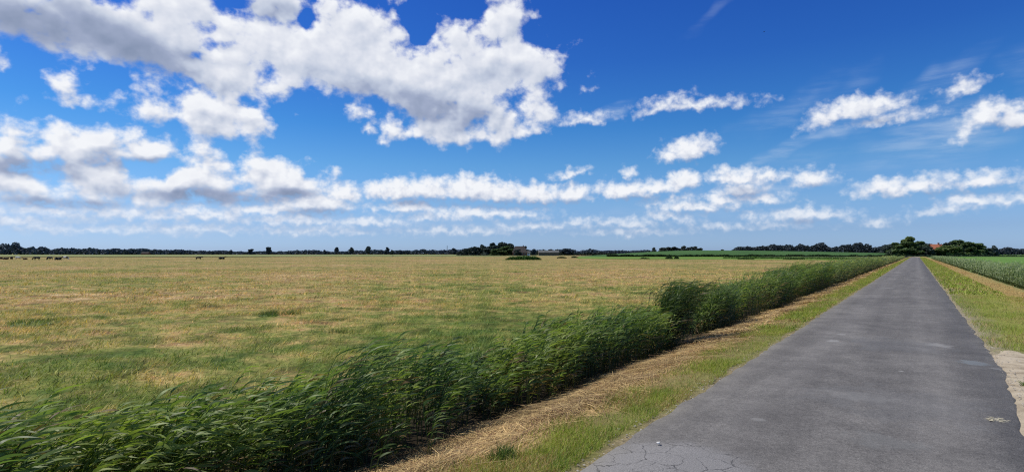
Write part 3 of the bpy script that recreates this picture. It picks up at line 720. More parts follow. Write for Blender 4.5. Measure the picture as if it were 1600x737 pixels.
# cut straw lying on the left bank
acc = Acc(); r = np.random.default_rng(501)
for (n, y0, y1, ln, wd) in [(34000, 0, 12, .36, .0036), (18000, 12, 40, .45, .009), (7000, 40, 160, .5, .035)]:
    y = r.uniform(y0**.6, y1**.6, n)**(1/.6); x = -3.55+r.normal(0, .34, n)-.1*np.clip(4-y, 0, 3); x = x+(vnoise(y*.6, 0*y, 5)-.5)*.3
    k = (x < -2.75) | (r.random(n) < .12); k &= x > -4.5; x, y = x[k], y[k]; n = len(x)
    heap = np.clip(vnoise(x*3, y*1.6, 98)-.5, 0, 1)*.16
    z = ground_z(x, y)+.006+r.random(n)*(.015+heap)
    ang = np.pi/2+r.normal(0, .55, n)+(fbm(x*1.3, y*.9, 97)-.5)*3.0
    d = np.stack([np.cos(ang), np.sin(ang), r.normal(0, .10, n)], -1)
    L = ln*r.uniform(.3, 1.3, n)*np.where(r.random(n) < .12, 2.2, 1); K = 4; s = np.linspace(-.5, .5, K)[None, :, None]
    bend = r.normal(0, .12, (n, 1, 1))*(s**2)*np.stack([-np.sin(ang), np.cos(ang), 0*ang], -1)[:, None]*1.5
    C = np.stack([x, y, z], -1)[:, None]+d[:, None]*L[:, None, None]*s+bend*L[:, None, None]
    gz = ground_z(C[..., 0], C[..., 1]); C[..., 2] = np.maximum(C[..., 2], gz+.004)*0.5+(gz+(z-ground_z(x, y))[:, None])*.5
    a2 = r.uniform(0, np.pi, n); Wd = norm(np.cross(d, np.array([0, 0, 1.]))+np.array([0, 0, 1.])*r.uniform(-.6, .6, (n, 1)))[:, None]*np.ones((1, K, 1))
    v, f = ribbons(C, Wd, np.full((n, K), wd/2)*r.uniform(.5, 1.5, (n, 1)))
    c = np.array([.62, .44, .195])*r.uniform(.45, 1.3, (n, 1)); c = np.where(r.random((n, 1)) < .34, np.array([.26, .15, .075])*r.uniform(.6, 1.2, (n, 1)), c)
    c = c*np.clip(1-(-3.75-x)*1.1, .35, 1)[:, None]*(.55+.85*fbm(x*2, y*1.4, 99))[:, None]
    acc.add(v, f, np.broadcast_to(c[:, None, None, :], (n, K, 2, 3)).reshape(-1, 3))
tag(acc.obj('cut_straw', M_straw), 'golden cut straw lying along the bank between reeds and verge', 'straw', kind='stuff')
# loose grit along the road edges and on the sand
r = np.random.default_rng(601); V = []; Fq = []; Cc = []
ico = np.array([(0, 0, 1), (1, 0, .1), (.2, .9, 0), (-.9, .5, .1), (-.7, -.6, 0), (.3, -.95, .1), (0, 0, -.6)]); icf = np.array([(0, 1, 2, 2), (0, 2, 3, 3), (0, 3, 4, 4), (0, 4, 5, 5), (0, 5, 1, 1)])[:, :3]
for k in range(2600):
    y = 2.5+r.random()**1.5*20
    q = r.random()
    x = (-2.14+r.normal(0, .09)) if q < .35 else ((.92+abs(r.normal(0, .10))) if q < .7 else r.uniform(.95, 2.6))
    if q >= .7 and not 5 < y < 13.5: continue
    s_ = r.uniform(.004, .012)*(1 if q < .7 else 1.3); a_ = r.uniform(0, 6.28); ca, sa = math.cos(a_), math.sin(a_)
    w_ = ico*s_*np.array([1.2, .9, .6])*r.uniform(.7, 1.3, ico.shape); w_ = np.stack([w_[:, 0]*ca-w_[:, 1]*sa, w_[:, 0]*sa+w_[:, 1]*ca, w_[:, 2]], -1)+np.array([x, y, max(float(ground_z(x, y)), .0)+.004])
    V.append(w_); Fq.append(icf+7*len(Fq)); Cc.append(np.tile(np.array([.34, .31, .27])*r.uniform(.4, 1.5), (7, 1)))
tag(mesh_np('gravel', np.concatenate(V), np.concatenate(Fq), np.concatenate(Cc), M_straw), 'loose grit and small stones along the asphalt edges and on the sand', 'gravel', kind='stuff')
# dry golden strip on the right verge
acc = Acc(); r = np.random.default_rng(511); n = 16000; y = r.uniform(20**.6, 200**.6, n)**(1/.6); x = 3.4+r.normal(0, .42, n); kk = r.random(n) < np.clip(fbm(x*.9, y*.35, 77)*3-.9, .1, 1); x, y = x[kk], y[kk]; n = len(x)
c = np.array([.42, .27, .10])*r.uniform(.6, 1.25, (n, 1)); acc.add(*blades(n, x, y, np.full(n, .12), .012+.0004*y, 2, c, (.6, 1.5), 512, .4, .8))
tag(acc.obj('dry_grass', M_straw), 'orange-brown dry grass strip along the right verge', 'grass', kind='stuff')

# ================================================================== TREES
def tree_mesh(seed, h, wdt, n_leaf, leaf, base_col, trunk_frac=.18, shape='round'):
    r = np.random.default_rng(seed)
    nl = 22; cen = []; 
    for k in range(nl):
        a = r.uniform(0, 2*np.pi); t = r.uniform(0, 1); rr = wdt*.5*(np.sin(np.pi*(.28+.62*t))**.7)*r.uniform(.15, .74)
        cen.append((np.cos(a)*rr, np.sin(a)*rr, h*(trunk_frac+(.9-trunk_frac)*t), r.uniform(.15, .27)*wdt*(1.05-.35*t)))
    cen = np.array(cen)
    pick = r.integers(0, nl, n_leaf); dv = norm(r.normal(0, 1, (n_leaf, 3))); rad_ = cen[pick, 3]*r.uniform(.55, 1.08, n_leaf)
    P = cen[pick, :3]+dv*rad_[:, None]*np.array([1, 1, .85]); P[:, 2] = np.clip(P[:, 2], h*.06, h)
    A = norm(r.normal(0, 1, (n_leaf, 3))+dv*.3); B = norm(np.cross(A, r.normal(0, 1, (n_leaf, 3)))); s = leaf*r.uniform(.5, 1.3, (n_leaf, 1))
    v = np.stack([P-A*s, P-B*s*.6, P+A*s, P+B*s*.6], 1).reshape(-1, 3); f = np.arange(n_leaf*4).reshape(-1, 4)
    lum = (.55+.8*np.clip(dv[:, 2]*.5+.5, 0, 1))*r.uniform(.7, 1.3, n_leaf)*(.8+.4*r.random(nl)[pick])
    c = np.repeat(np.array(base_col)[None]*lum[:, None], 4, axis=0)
    # trunk and limbs
    tv = []; tf = []
    def tube(a, b, r0, r1):
        a = np.array(a); b = np.array(b); d = norm(b-a); u = norm(np.cross(d, [.3, .9, .1])); w_ = np.cross(d, u); n0 = len(tv)
        for (p_, rr) in ((a, r0), (b, r1)):
            for k in range(6):
                an = k*math.pi/3; tv.append(p_+u*math.cos(an)*rr+w_*math.sin(an)*rr)
        for k in range(6): tf.append((n0+k, n0+(k+1) % 6, n0+6+(k+1) % 6, n0+6+k))
    tr = h*.022+.05; top = (0, 0, h*.55); tube((0, 0, -.3), top, tr*1.3, tr*.6)
    for k in range(6):
        q = cen[k*2]; tube((0, 0, h*(trunk_frac+.06*k)), q[:3], tr*.55, tr*.15)
    return (v, f, c), (np.array(tv), np.array(tf))
KINDS = {}
def tree(px, dep, top_py, wpx, label, kind='dark', group=None, tf=.08, name='tree', cat='tree'):
    h = (HZ-top_py)/FPX*dep+CAMH+.25; wdt = wpx/FPX*dep*(1.35 if tf < .08 else 1.15)
    cols = {'dark': (.062, .080, .070), 'blue': (.068, .088, .110), 'green': (.09, .13, .05), 'olive': (.13, .165, .055), 'grey': (.10, .12, .12)}[kind]  # bluish kinds have distance haze painted into their leaf colour
    key = (kind, random.randrange(3), round(tf, 2))
    if key not in KINDS:
        (v, f, c), (tv, tf_) = tree_mesh(700+len(KINDS), 10, 8, 5200, .46, cols, tf)
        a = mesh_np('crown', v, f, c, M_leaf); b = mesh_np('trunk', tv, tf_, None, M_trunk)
        KINDS[key] = (a.data, b.data); bpy.data.objects.remove(a); bpy.data.objects.remove(b)
    x, y = place(px, dep); e = empty(name, (x, y, -.25), random.uniform(0, 6.28))
    e.scale = (wdt/8, wdt/8, h/10)
    for nm, me in zip(('crown', 'trunk'), KINDS[key]):
        o = bpy.data.objects.new(nm, me); COL.objects.link(o); o.parent = e
    return tag(e, label, cat, group)

# --- far wood masses (read as one mass): leaf-cluster belts following a skyline
def belt(name, sky_pts, dep, thick, col, label, leaf=1.3, dens=5.0, seed=1, jitter=.25, cat='woodland'):
    """sky_pts: (px, top_py) skyline"""
    r = np.random.default_rng(seed); pxs = [q[0] for q in sky_pts]; tops = [q[1] for q in sky_pts]
    x0, x1 = min(pxs), max(pxs); V = []; Cc = []
    width = (x1-x0)/FPX*dep; n = int(width*dens*1.5)
    px = r.uniform(x0, x1, n); top = np.interp(px, pxs, tops)
    hmax = (HZ-top)/FPX*dep+CAMH+.3
    hum = .80+.30*vnoise(px/FPX*dep/9.0, 0*px, seed)+(vnoise(px/FPX*dep/2.5, 0*px, seed+5)-.5)*jitter*.6
    hh = hmax*np.clip(hum, .5, 1.12)
    t = r.random(n)**.75; z = -.3+hh*t
    d = dep+thick*r.uniform(-.5, .5, n)*(1-.6*t)
    x = FW[0]*d+RT[0]*d*(px-800)/FPX; y = FW[1]*d+RT[1]*d*(px-800)/FPX
    P = np.stack([x, y, z], -1); A = norm(r.normal(0, 1, (n, 3))); B = norm(np.cross(A, r.normal(0, 1, (n, 3)))); s = leaf*1.35*r.uniform(.5, 1.3, (n, 1))*(1.15-.45*t[:, None])
    v = np.stack([P-A*s, P-B*s*.7, P+A*s, P+B*s*.7], 1).reshape(-1, 3); v[:, 2] = np.maximum(v[:, 2], -.4)
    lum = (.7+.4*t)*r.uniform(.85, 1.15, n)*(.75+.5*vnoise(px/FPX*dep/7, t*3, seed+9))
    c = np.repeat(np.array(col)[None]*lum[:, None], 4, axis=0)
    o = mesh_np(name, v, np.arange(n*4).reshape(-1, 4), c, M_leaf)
    return tag(o, label, cat, kind='stuff')
HAZE_BLUE = (.070, .094, .125);  # distance haze painted into leaf colour; the bluish belts below carry it too
belt('distant_woodland', [(-60,381),(0,380),(10,379.5),(22,379),(30,380.5),(32,386),(40,386),(52,385.5),(57,389),(63,386),(72,386.5),(80,389),(95,387.5),(104,388),(112,386.5),(120,389),(133,388),(150,388),(160,389),(175,388),(195,388),(210,388.5),(225,389),(240,390),(262,390),(275,390),(300,391)], 1050, 50, HAZE_BLUE, 'dark blue-green wood on the far left horizon', 1.6, 22, 1)
belt('distant_woodland', [(300,391),(320,392),(340,391.5),(360,392.5),(390,393),(420,393),(450,392.5),(458,391),(490,390.5),(503,392),(520,393),(540,393),(560,391),(575,390),(595,391),(605,393),(620,391.5),(650,391),(662,389.5),(680,391),(700,391),(712,389),(730,388)], 1250, 50, HAZE_BLUE, 'low blue-grey wood along the horizon left of the farm', 1.7, 15, 2)
belt('distant_woodland', [(826,391),(840,391),(862,391.5),(875,390),(885,388.5),(897,389),(905,392),(915,391),(922,389),(930,391),(940,391.5),(955,390.5),(970,391),(985,391.5),(1012,391)], 1100, 40, HAZE_BLUE, 'low wood on the horizon between the long barn and the green rise', 1.6, 15, 3)
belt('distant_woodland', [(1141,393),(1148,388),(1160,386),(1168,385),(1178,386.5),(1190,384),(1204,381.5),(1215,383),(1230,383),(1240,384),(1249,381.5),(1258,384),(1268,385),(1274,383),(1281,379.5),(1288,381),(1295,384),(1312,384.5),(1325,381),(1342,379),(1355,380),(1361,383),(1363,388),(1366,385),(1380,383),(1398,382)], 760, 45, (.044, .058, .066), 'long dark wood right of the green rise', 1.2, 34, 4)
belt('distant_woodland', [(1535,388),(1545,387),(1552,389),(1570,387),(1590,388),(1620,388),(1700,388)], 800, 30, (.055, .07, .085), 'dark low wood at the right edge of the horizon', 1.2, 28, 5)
belt('hedge', [(740,394),(780,393),(830,394),(842,391.5),(856,393),(866,391.5),(880,393.5),(900,395),(960,394.5)], 620, 10, (.04,.055,.04), 'low hedge in front of the farm with the brown roof', .8, 14, 6, cat='hedge')

belt('undergrowth', [(714,395),(728,389.5),(745,386.5),(758,384),(772,381),(786,380),(798,382.5),(806,388),(824,393)], 580, 14, (.045,.06,.05), 'dark undergrowth filling the farm grove between its trees', .9, 60, 7, cat='undergrowth')
belt('undergrowth', [(1384,394),(1398,387),(1420,384),(1448,385),(1456,388)], 378, 10, (.05,.07,.04), 'dark undergrowth under the farmyard trees left of the orange roof', .6, 110, 8, cat='undergrowth')
belt('undergrowth', [(1466,388),(1480,386),(1510,385),(1532,387),(1552,395)], 382, 10, (.05,.07,.04), 'dark undergrowth under the farmyard trees right of the orange roof', .6, 110, 9, cat='undergrowth')
belt('undergrowth', [(1026,394),(1034,389),(1045,387),(1075,387),(1093,389),(1100,394)], 622, 10, (.028,.04,.03), 'dark undergrowth under the tree cluster behind the green rise', .8, 60, 10, cat='undergrowth')
# --- singly standing distant trees
for (px, top, wd, kd, lb, tf) in [
    (333, 390.5, 6, 'blue', 'tiny round tree on the horizon left of the single black cows', .1),
    (361, 390, 6, 'blue', 'small dark round tree poking from the low horizon wood', .1),
    (392, 388.5, 11, 'blue', 'broad low dome-shaped tree left of the tall thin-trunked one', .06),
    (419.5, 385.5, 10, 'blue', 'tall solitary round-crowned tree on the left horizon', .3),
    (507.5, 390, 5, 'blue', 'small tree just right of the first long low wood', .1),
    (526, 385.5, 7, 'blue', 'slender leaning tree, first of three tall horizon trees', .25),
    (548.5, 386, 8, 'grey', 'pale round-topped tree, middle of three tall horizon trees', .3),
    (576, 384.5, 9, 'grey', 'round tree rising from a dark wood, last of three tall horizon trees', .3),
    (604.5, 386, 8, 'blue', 'dark dense tree right of the long wood near the field post', .12),
    (612.5, 390, 6, 'dark', 'small dark tree touching the one by the field post', .06),
    (626, 390, 8, 'blue', 'low bush-like tree between the field post and the mast', .06),
    (637, 391, 6, 'blue', 'tiny low tree left of the mast', .06),
    (709.5, 387.5, 9, 'blue', 'dark rounded tree right of the thin mast', .08)]:
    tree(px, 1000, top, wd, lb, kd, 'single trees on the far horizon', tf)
# --- farm group with brown roof
for (px, dep, top, wd, kd, lb) in [
    (729, 600, 387.5, 14, 'dark', 'low tree at the left end of the farm grove'),
    (741, 590, 386, 16, 'dark', 'second low tree from the left end of the farm grove'),
    (754, 600, 379.5, 11, 'dark', 'taller round tree standing up left in the farm grove'),
    (762, 570, 386, 20, 'dark', 'wide dark tree in the front of the farm grove'),
    (769.5, 600, 378, 15, 'dark', 'broad dome-topped tree left of the tallest in the farm grove'),
    (782.5, 600, 377, 14, 'dark', 'tallest tree of the farm grove'),
    (790, 560, 384, 18, 'green', 'dull green tree in front of the tallest farm grove tree'),
    (796, 610, 380, 14, 'dark', 'dark tree behind the brown roof left part'),
    (778, 555, 388, 20, 'green', 'low green bushy tree at the front of the farm grove'),
    (808, 545, 388, 11, 'dark', 'small dark tree in front of the brown roof'),
    (821, 560, 384, 9, 'dark', 'dark tree at the right gable of the brown-roofed farmhouse'),
    (834, 600, 388, 6, 'blue', 'small pointed tree left of the long low barn'),
    (849, 640, 388.5, 5, 'blue', 'small tree behind the left end of the long barn'),
    (860, 640, 388.3, 8, 'blue', 'tree behind the middle of the long barn'),
    (870.5, 610, 387.5, 4, 'dark', 'narrow tree at the right end of the long barn'),
    (884, 620, 388, 14, 'blue', 'spreading tree right of the long barn')]:
    tree(px, dep, top, wd, lb, kd, 'trees around the farm with the brown roof', .05)
# --- trees behind the green rise
for (px, dep, top, wd, kd, lb) in [
    (1014, 620, 389, 7, 'dark', 'small tree left of the tree cluster behind the green rise'),
    (1021.5, 620, 385.5, 9, 'dark', 'round tree just left of the gap behind the green rise'),
    (1033, 620, 386, 11, 'dark', 'first tree right of the gap behind the green rise'),
    (1040, 620, 384, 13, 'dark', 'tall rounded tree in the left of the cluster behind the green rise'),
    (1053, 620, 385, 13, 'dark', 'tree in the dip of the cluster behind the green rise'),
    (1068, 620, 383, 14, 'dark', 'tallest tree of the cluster behind the green rise'),
    (1077, 620, 383.5, 11, 'dark', 'tree right beside the tallest behind the green rise'),
    (1087, 620, 384.5, 10, 'dark', 'lower tree in the right of the cluster behind the green rise'),
    (1094, 620, 387, 9, 'dark', 'last low tree at the right end of the cluster behind the green rise'),
    (1128, 640, 389.3, 7, 'dark', 'tiny lone round tree between the cluster and the long dark wood')]:
    tree(px, dep, top, wd, lb, kd, 'trees behind the green rise', .05)
# --- farmyard at the end of the road
for (px, dep, top, wd, kd, lb) in [
    (1388, 430, 381, 22, 'dark', 'dark tree at the left end of the road-end farmyard'),
    (1404, 400, 379, 24, 'green', 'green broad tree left of the airy-topped tree in the farmyard'),
    (1420, 390, 369.5, 24, 'olive', 'tall airy-topped tree in the road-end farmyard'),
    (1417, 370, 378, 36, 'green', 'wide green tree in front of the airy-topped tree'),
    (1436, 390, 377, 20, 'green', 'green tree between the airy-topped tree and the orange roof'),
    (1448, 400, 374.5, 20, 'dark', 'dark rounded tree just left of the orange roof'),
    (1447, 365, 385, 20, 'dark', 'low dark tree at the end of the road left of the orange roof'),
    (1472, 430, 376, 14, 'dark', 'dark tree behind the house right of the orange roof'),
    (1487, 420, 371, 20, 'dark', 'tallest dark tree right of the orange roof'),
    (1480, 365, 381, 30, 'olive', 'bright olive-green tree in front right of the orange roof'),
    (1498, 400, 375, 22, 'green', 'green tree behind the white gable'),
    (1493, 372, 385, 22, 'green', 'low round tree left of the white gable'),
    (1516, 380, 378, 26, 'green', 'broad green tree right of the white gable'),
    (1531, 380, 380, 20, 'green', 'sloping green tree near the right end of the farmyard'),
    (1542, 390, 387, 18, 'dark', 'low dark tree at the right end of the farmyard'),
    (1553, 420, 383.5, 10, 'grey', 'small pale tree standing alone right of the farmyard'),
    (1462, 366, 391, 20, 'green', 'low shrub-like tree in front of the house with the orange roof')]:
    tree(px, dep, top, wd, lb, kd, 'trees around the farmyard at the end of the road', .04)

# small bushes in and beyond the field
def bush(px, dep, wpx, h, label, col=(.045, .09, .02), group=None, name='bush', cat='bush', n=700, leaf=.16):
    x, y = place(px, dep); wdt = wpx/FPX*dep; r = np.random.default_rng(int(px)); 
    a = r.uniform(0, 6.283, n); q = np.sqrt(r.random(n)); lx = q*np.cos(a)*wdt/2; ly = q*np.sin(a)*min(wdt/2, 2.5)
    top = h*np.sqrt(np.clip(1-q**2.5, 0, 1))*(.65+.6*vnoise(lx*1.2+px, ly*1.2, 5)); z = top*r.random(n)**.5
    P = np.stack([lx*RT[0]+ly*FW[0], lx*RT[1]+ly*FW[1], z], -1); A = norm(r.normal(0, 1, (n, 3))+np.array([0, 0, 1.2])); B = norm(np.cross(A, r.normal(0, 1, (n, 3)))); s = leaf*r.uniform(.6, 1.6, (n, 1))
    v = np.stack([P-A*s, P-B*s*.35, P+A*s, P+B*s*.35], 1).reshape(-1, 3); v[:, 2] = np.maximum(v[:, 2], -.05)
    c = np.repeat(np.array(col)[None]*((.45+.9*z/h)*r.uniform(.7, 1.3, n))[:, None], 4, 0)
    o = mesh_np(name, v, np.arange(n*4).reshape(-1, 4), c, M_leaf); o.location = (x, y, -.27)
    return tag(o, label, cat, group)
bush(818, 178, 56, 1.15, 'long low bright green reed mound in the middle of the pasture', (.06, .125, .02), n=3000, leaf=.22, name='reed_mound', cat='reed mound')
for (px, dep, wpx, h, lb) in [(878, 240, 16, .6, 'small dark bush just right of the green reed mound'), (898, 260, 12, .7, 'second small dark bush right of the reed mound'), (1007, 205, 16, .5, 'low scrub patch on the near edge of the bright green field'),
    (1045, 205, 12, .9, 'left one of two close dark bushes on the bright green field'), (1057, 205, 8, .8, 'right one of two close dark bushes on the bright green field'), (1375, 165, 26, 1.0, 'leafy bush where the reeds meet the end of the road'), (1165, 190, 26, .5, 'low scrub in front of the ditch at the right of the green field'), (1240, 185, 34, .6, 'wide low scrub beside the ditch near the dark wood')]:
    bush(px, dep, wpx, h, lb, (.035, .065, .018), 'bushes along the field ditches')
# dark reed lines along far ditches (uncountable)
def reedline(name, pts, h, col, label, n, leaf, seed):
    r = np.random.default_rng(seed); t = r.random(n)*(len(pts)-1); i = np.minimum(t.astype(int), len(pts)-2); fr = t-i
    pa = np.array(pts, float); q = pa[i]*(1-fr[:, None])+pa[i+1]*fr[:, None]
    d = q[:, 1]+r.uniform(-2, 2, n); x = FW[0]*d+RT[0]*d*(q[:, 0]-800)/FPX; y = FW[1]*d+RT[1]*d*(q[:, 0]-800)/FPX
    hh = h*(.3+1.1*fbm(q[:, 0]*.12, 0*x, seed)); z = -.28+hh*r.random(n)
    P = np.stack([x, y, z], -1); A = norm(r.normal(0, .6, (n, 3))+np.array([0, 0, 1.])); B = norm(np.cross(A, r.normal(0, 1, (n, 3)))); s = leaf*r.uniform(.6, 1.5, (n, 1))
    v = np.stack([P-A*s, P-B*s*.4, P+A*s, P+B*s*.4], 1).reshape(-1, 3); v[:, 2] = np.maximum(v[:, 2], -.3)
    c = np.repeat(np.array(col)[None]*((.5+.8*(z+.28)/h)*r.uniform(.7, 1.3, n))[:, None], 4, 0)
    return tag(mesh_np(name, v, np.arange(n*4).reshape(-1, 4), c, M_leaf), label, 'reeds', kind='stuff')
reedline('ditch_reeds', [(948, 335), (1050, 332), (1200, 330), (1395, 312)], 1.3, (.022, .045, .014), 'dark line of ditch reeds below the green rise', 16000, .35, 3)
reedline('ditch_reeds', [(1130, 230), (1250, 205), (1330, 185), (1400, 165)], .6, (.11, .18, .045), 'light green ditch growth between pasture and bright green field', 9000, .3, 4)
reedline('ditch_reeds', [(1398, 300), (1420, 322), (1450, 335), (1520, 335), (1600, 330), (1680, 330)], 1.0, (.05, .075, .04), 'pale hedge-like growth across the end of the road', 9000, .3, 5)

# ================================================================== BUILDINGS
def box(bm, x0, x1, y0, y1, z0, z1):
    vs = [bm.verts.new(p) for p in [(x0, y0, z0), (x1, y0, z0), (x1, y1, z0), (x0, y1, z0), (x0, y0, z1), (x1, y0, z1), (x1, y1, z1), (x0, y1, z1)]]
    for q in [(0, 3, 2, 1), (4, 5, 6, 7), (0, 1, 5, 4), (1, 2, 6, 5), (2, 3, 7, 6), (3, 0, 4, 7)]: bm.faces.new([vs[i] for i in q])
def building(name, px, dep, L, Wd, eave, ridge, wallm, roofm, label, rz=0, hip=0.0, wins=4, door=True, chim=True, gable_white=False, cat='house'):
    x, y = place(px, dep); e = empty(name, (x, y, -.25), YAW+rz); tag(e, label, cat)
    bm = bmesh.new()         # walls with gable ends
    vs = lambda z, xx: [bm.verts.new((xx, -Wd/2, z)), bm.verts.new((xx, Wd/2, z))]
    a0 = vs(0, -L/2); a1 = vs(eave, -L/2); b0 = vs(0, L/2); b1 = vs(eave, L/2)
    bm.faces.new((a0[0], b0[0], b1[0], a1[0])); bm.faces.new((b0[1], a0[1], a1[1], b1[1]))
    if hip == 0:
        ga = bm.verts.new((-L/2, 0, ridge-.12)); gb = bm.verts.new((L/2, 0, ridge-.12))
        bm.faces.new((a0[1], a0[0], a1[0], ga, a1[1])); bm.faces.new((b0[0], b0[1], b1[1], gb, b1[0]))
    else:
        bm.faces.new((a0[1], a0[0], a1[0], a1[1])); bm.faces.new((b0[0], b0[1], b1[1], b1[0]))
    bm_obj('wall', bm, wallm, e)
    bm = bmesh.new(); ov = .35; t_ = .16
    for dz in (0, -t_):
        r0 = bm.verts.new((-L/2-ov+hip, 0, ridge+dz)); r1 = bm.verts.new((L/2+ov-hip, 0, ridge+dz))
        ez = eave-.18+dz
        c = [bm.verts.new((-L/2-ov, -Wd/2-ov, ez)), bm.verts.new((L/2+ov, -Wd/2-ov, ez)), bm.verts.new((L/2+ov, Wd/2+ov, ez)), bm.verts.new((-L/2-ov, Wd/2+ov, ez))]
        bm.faces.new((c[0], c[1], r1, r0)); bm.faces.new((c[2], c[3], r0, r1))
        if hip > 0: bm.faces.new((c[1], c[2], r1)); bm.faces.new((c[3], c[0], r0))
    rf = bm_obj('roof', bm, roofm, e)
    if chim:
        bm = bmesh.new(); box(bm, L*.22, L*.22+.8, -.35, .35, ridge-.6, ridge+.8); box(bm, L*.22-.08, L*.22+.88, -.43, .43, ridge+.8, ridge+.95)
        bm_obj('chimney', bm, M_brick, rf)
    for k in range(wins):
        wx = -L/2+L*(k+.7)/(wins+.4)
        bm = bmesh.new(); zt = eave*.42
        box(bm, wx-.6, wx+.6, -Wd/2-.05, -Wd/2+.05, zt, zt+1.15); fr = bm_obj('window', bm, M_white, e)
        bm = bmesh.new(); box(bm, wx-.52, wx-.03, -Wd/2-.07, -Wd/2-.052, zt+.08, zt+1.07); box(bm, wx+.03, wx+.52, -Wd/2-.07, -Wd/2-.052, zt+.08, zt+1.07); bm_obj('pane', bm, M_glass, fr)
    if door:
        bm = bmesh.new(); box(bm, L*.36, L*.36+1.1, -Wd/2-.06, -Wd/2+.04, 0, 2.1); bm_obj('door', bm, M_wood, e)
    return e
building('farmhouse', 1462, 395, 7.5, 9, 3.2, 8.2, M_brick, M_tile, 'brick farmhouse with orange tiled roof among the trees at the road end', .1, 0, 4)
building('farmhouse', 1500.5, 385, 4.5, 8, 3.6, 6.3, M_white, M_greyroof, 'white gabled house peeping between the right farmyard trees', rad(80), 0, 2)
building('farmhouse', 812, 552, 13.5, 12, 3.0, 8.8, M_brick, M_brownroof, 'large farmhouse with steep brown roof at the right of the distant grove', .0, 2.5, 5, chim=True)
building('barn', 857, 560, 19, 10, 3.0, 5.0, M_wood, M_greyroof, 'long low barn with grey roof right of the brown-roofed farmhouse', .0, 0, 0, chim=False, cat='barn')
building('shed', 826, 548, 2.6, 3, 2.8, 4.2, M_white, M_greyroof, 'small white-walled shed between the farmhouse and the long barn', .0, 0, 1, chim=False, door=False, cat='shed')
building('shed', 228, 1000, 11, 8, 2.6, 4.6, M_brick, M_brownroof, 'tiny farm building with brownish roof in front of the far left wood', .1, 0, 0, chim=False, door=False, cat='building')

# lattice mast
def mast():
    x, y = place(698.7, 900); e = empty('mast', (x, y, -.25), .3); tag(e, 'thin lattice mast on the horizon left of the farm grove', 'mast')
    bm = bmesh.new()
    def bar(a, b, r_):
        a = Vector(a); b = Vector(b); d = (b-a); m = (a+b)/2
        q = d.to_track_quat('Z', 'Y').to_matrix().to_4x4(); q.translation = m
        bmesh.ops.create_cone(bm, segments=5, radius1=r_, radius2=r_, depth=d.length, matrix=q, cap_ends=True)
    H = 14; s = lambda z: .75*(1-z/H)+.18
    lv = [0, 2.5, 5, 7.5, 9.5, 11.5, 13, 14]
    for i in range(len(lv)-1):
        a, b = lv[i], lv[i+1]; ca = [(s(a), s(a), a), (-s(a), s(a), a), (-s(a), -s(a), a), (s(a), -s(a), a)]; cb = [(s(b), s(b), b), (-s(b), s(b), b), (-s(b), -s(b), b), (s(b), -s(b), b)]
        for k in range(4): bar(ca[k], cb[k], .07); bar(ca[k], cb[(k+1) % 4], .04); bar(cb[k], cb[(k+1) % 4], .04)
    bm_obj('lattice', bm, M_steel, e)
    bm = bmesh.new(); bar = None
    bmesh.ops.create_cone(bm, segments=8, radius1=.45, radius2=.45, depth=1.2, cap_ends=True); bmesh.ops.translate(bm, verts=bm.verts, vec=(0, 0, 12.6)); bm_obj('antenna', bm, M_steel, e)
mast()
# post in the field
def field_post():
    x, y = on_ground(614, 400.6, -.25); x, y = place(614, 345); e = empty('fence_post', (x, y, float(ground_z(x, y))-.02), .4); tag(e, 'lone wooden post far out in the pasture below the horizon trees', 'post')
    bm = bmesh.new(); bmesh.ops.create_cone(bm, segments=10, radius1=.16, radius2=.13, depth=1.6, cap_ends=True); bmesh.ops.translate(bm, verts=bm.verts, vec=(0, 0, .8)); bm_obj('post', bm, M_wood, e)
    bm = bmesh.new(); bmesh.ops.create_cone(bm, segments=10, radius1=.15, radius2=.02, depth=.12, cap_ends=True); bmesh.ops.translate(bm, verts=bm.verts, vec=(0, 0, 1.66)); bm_obj('cap', bm, M_wood, e)
field_post()

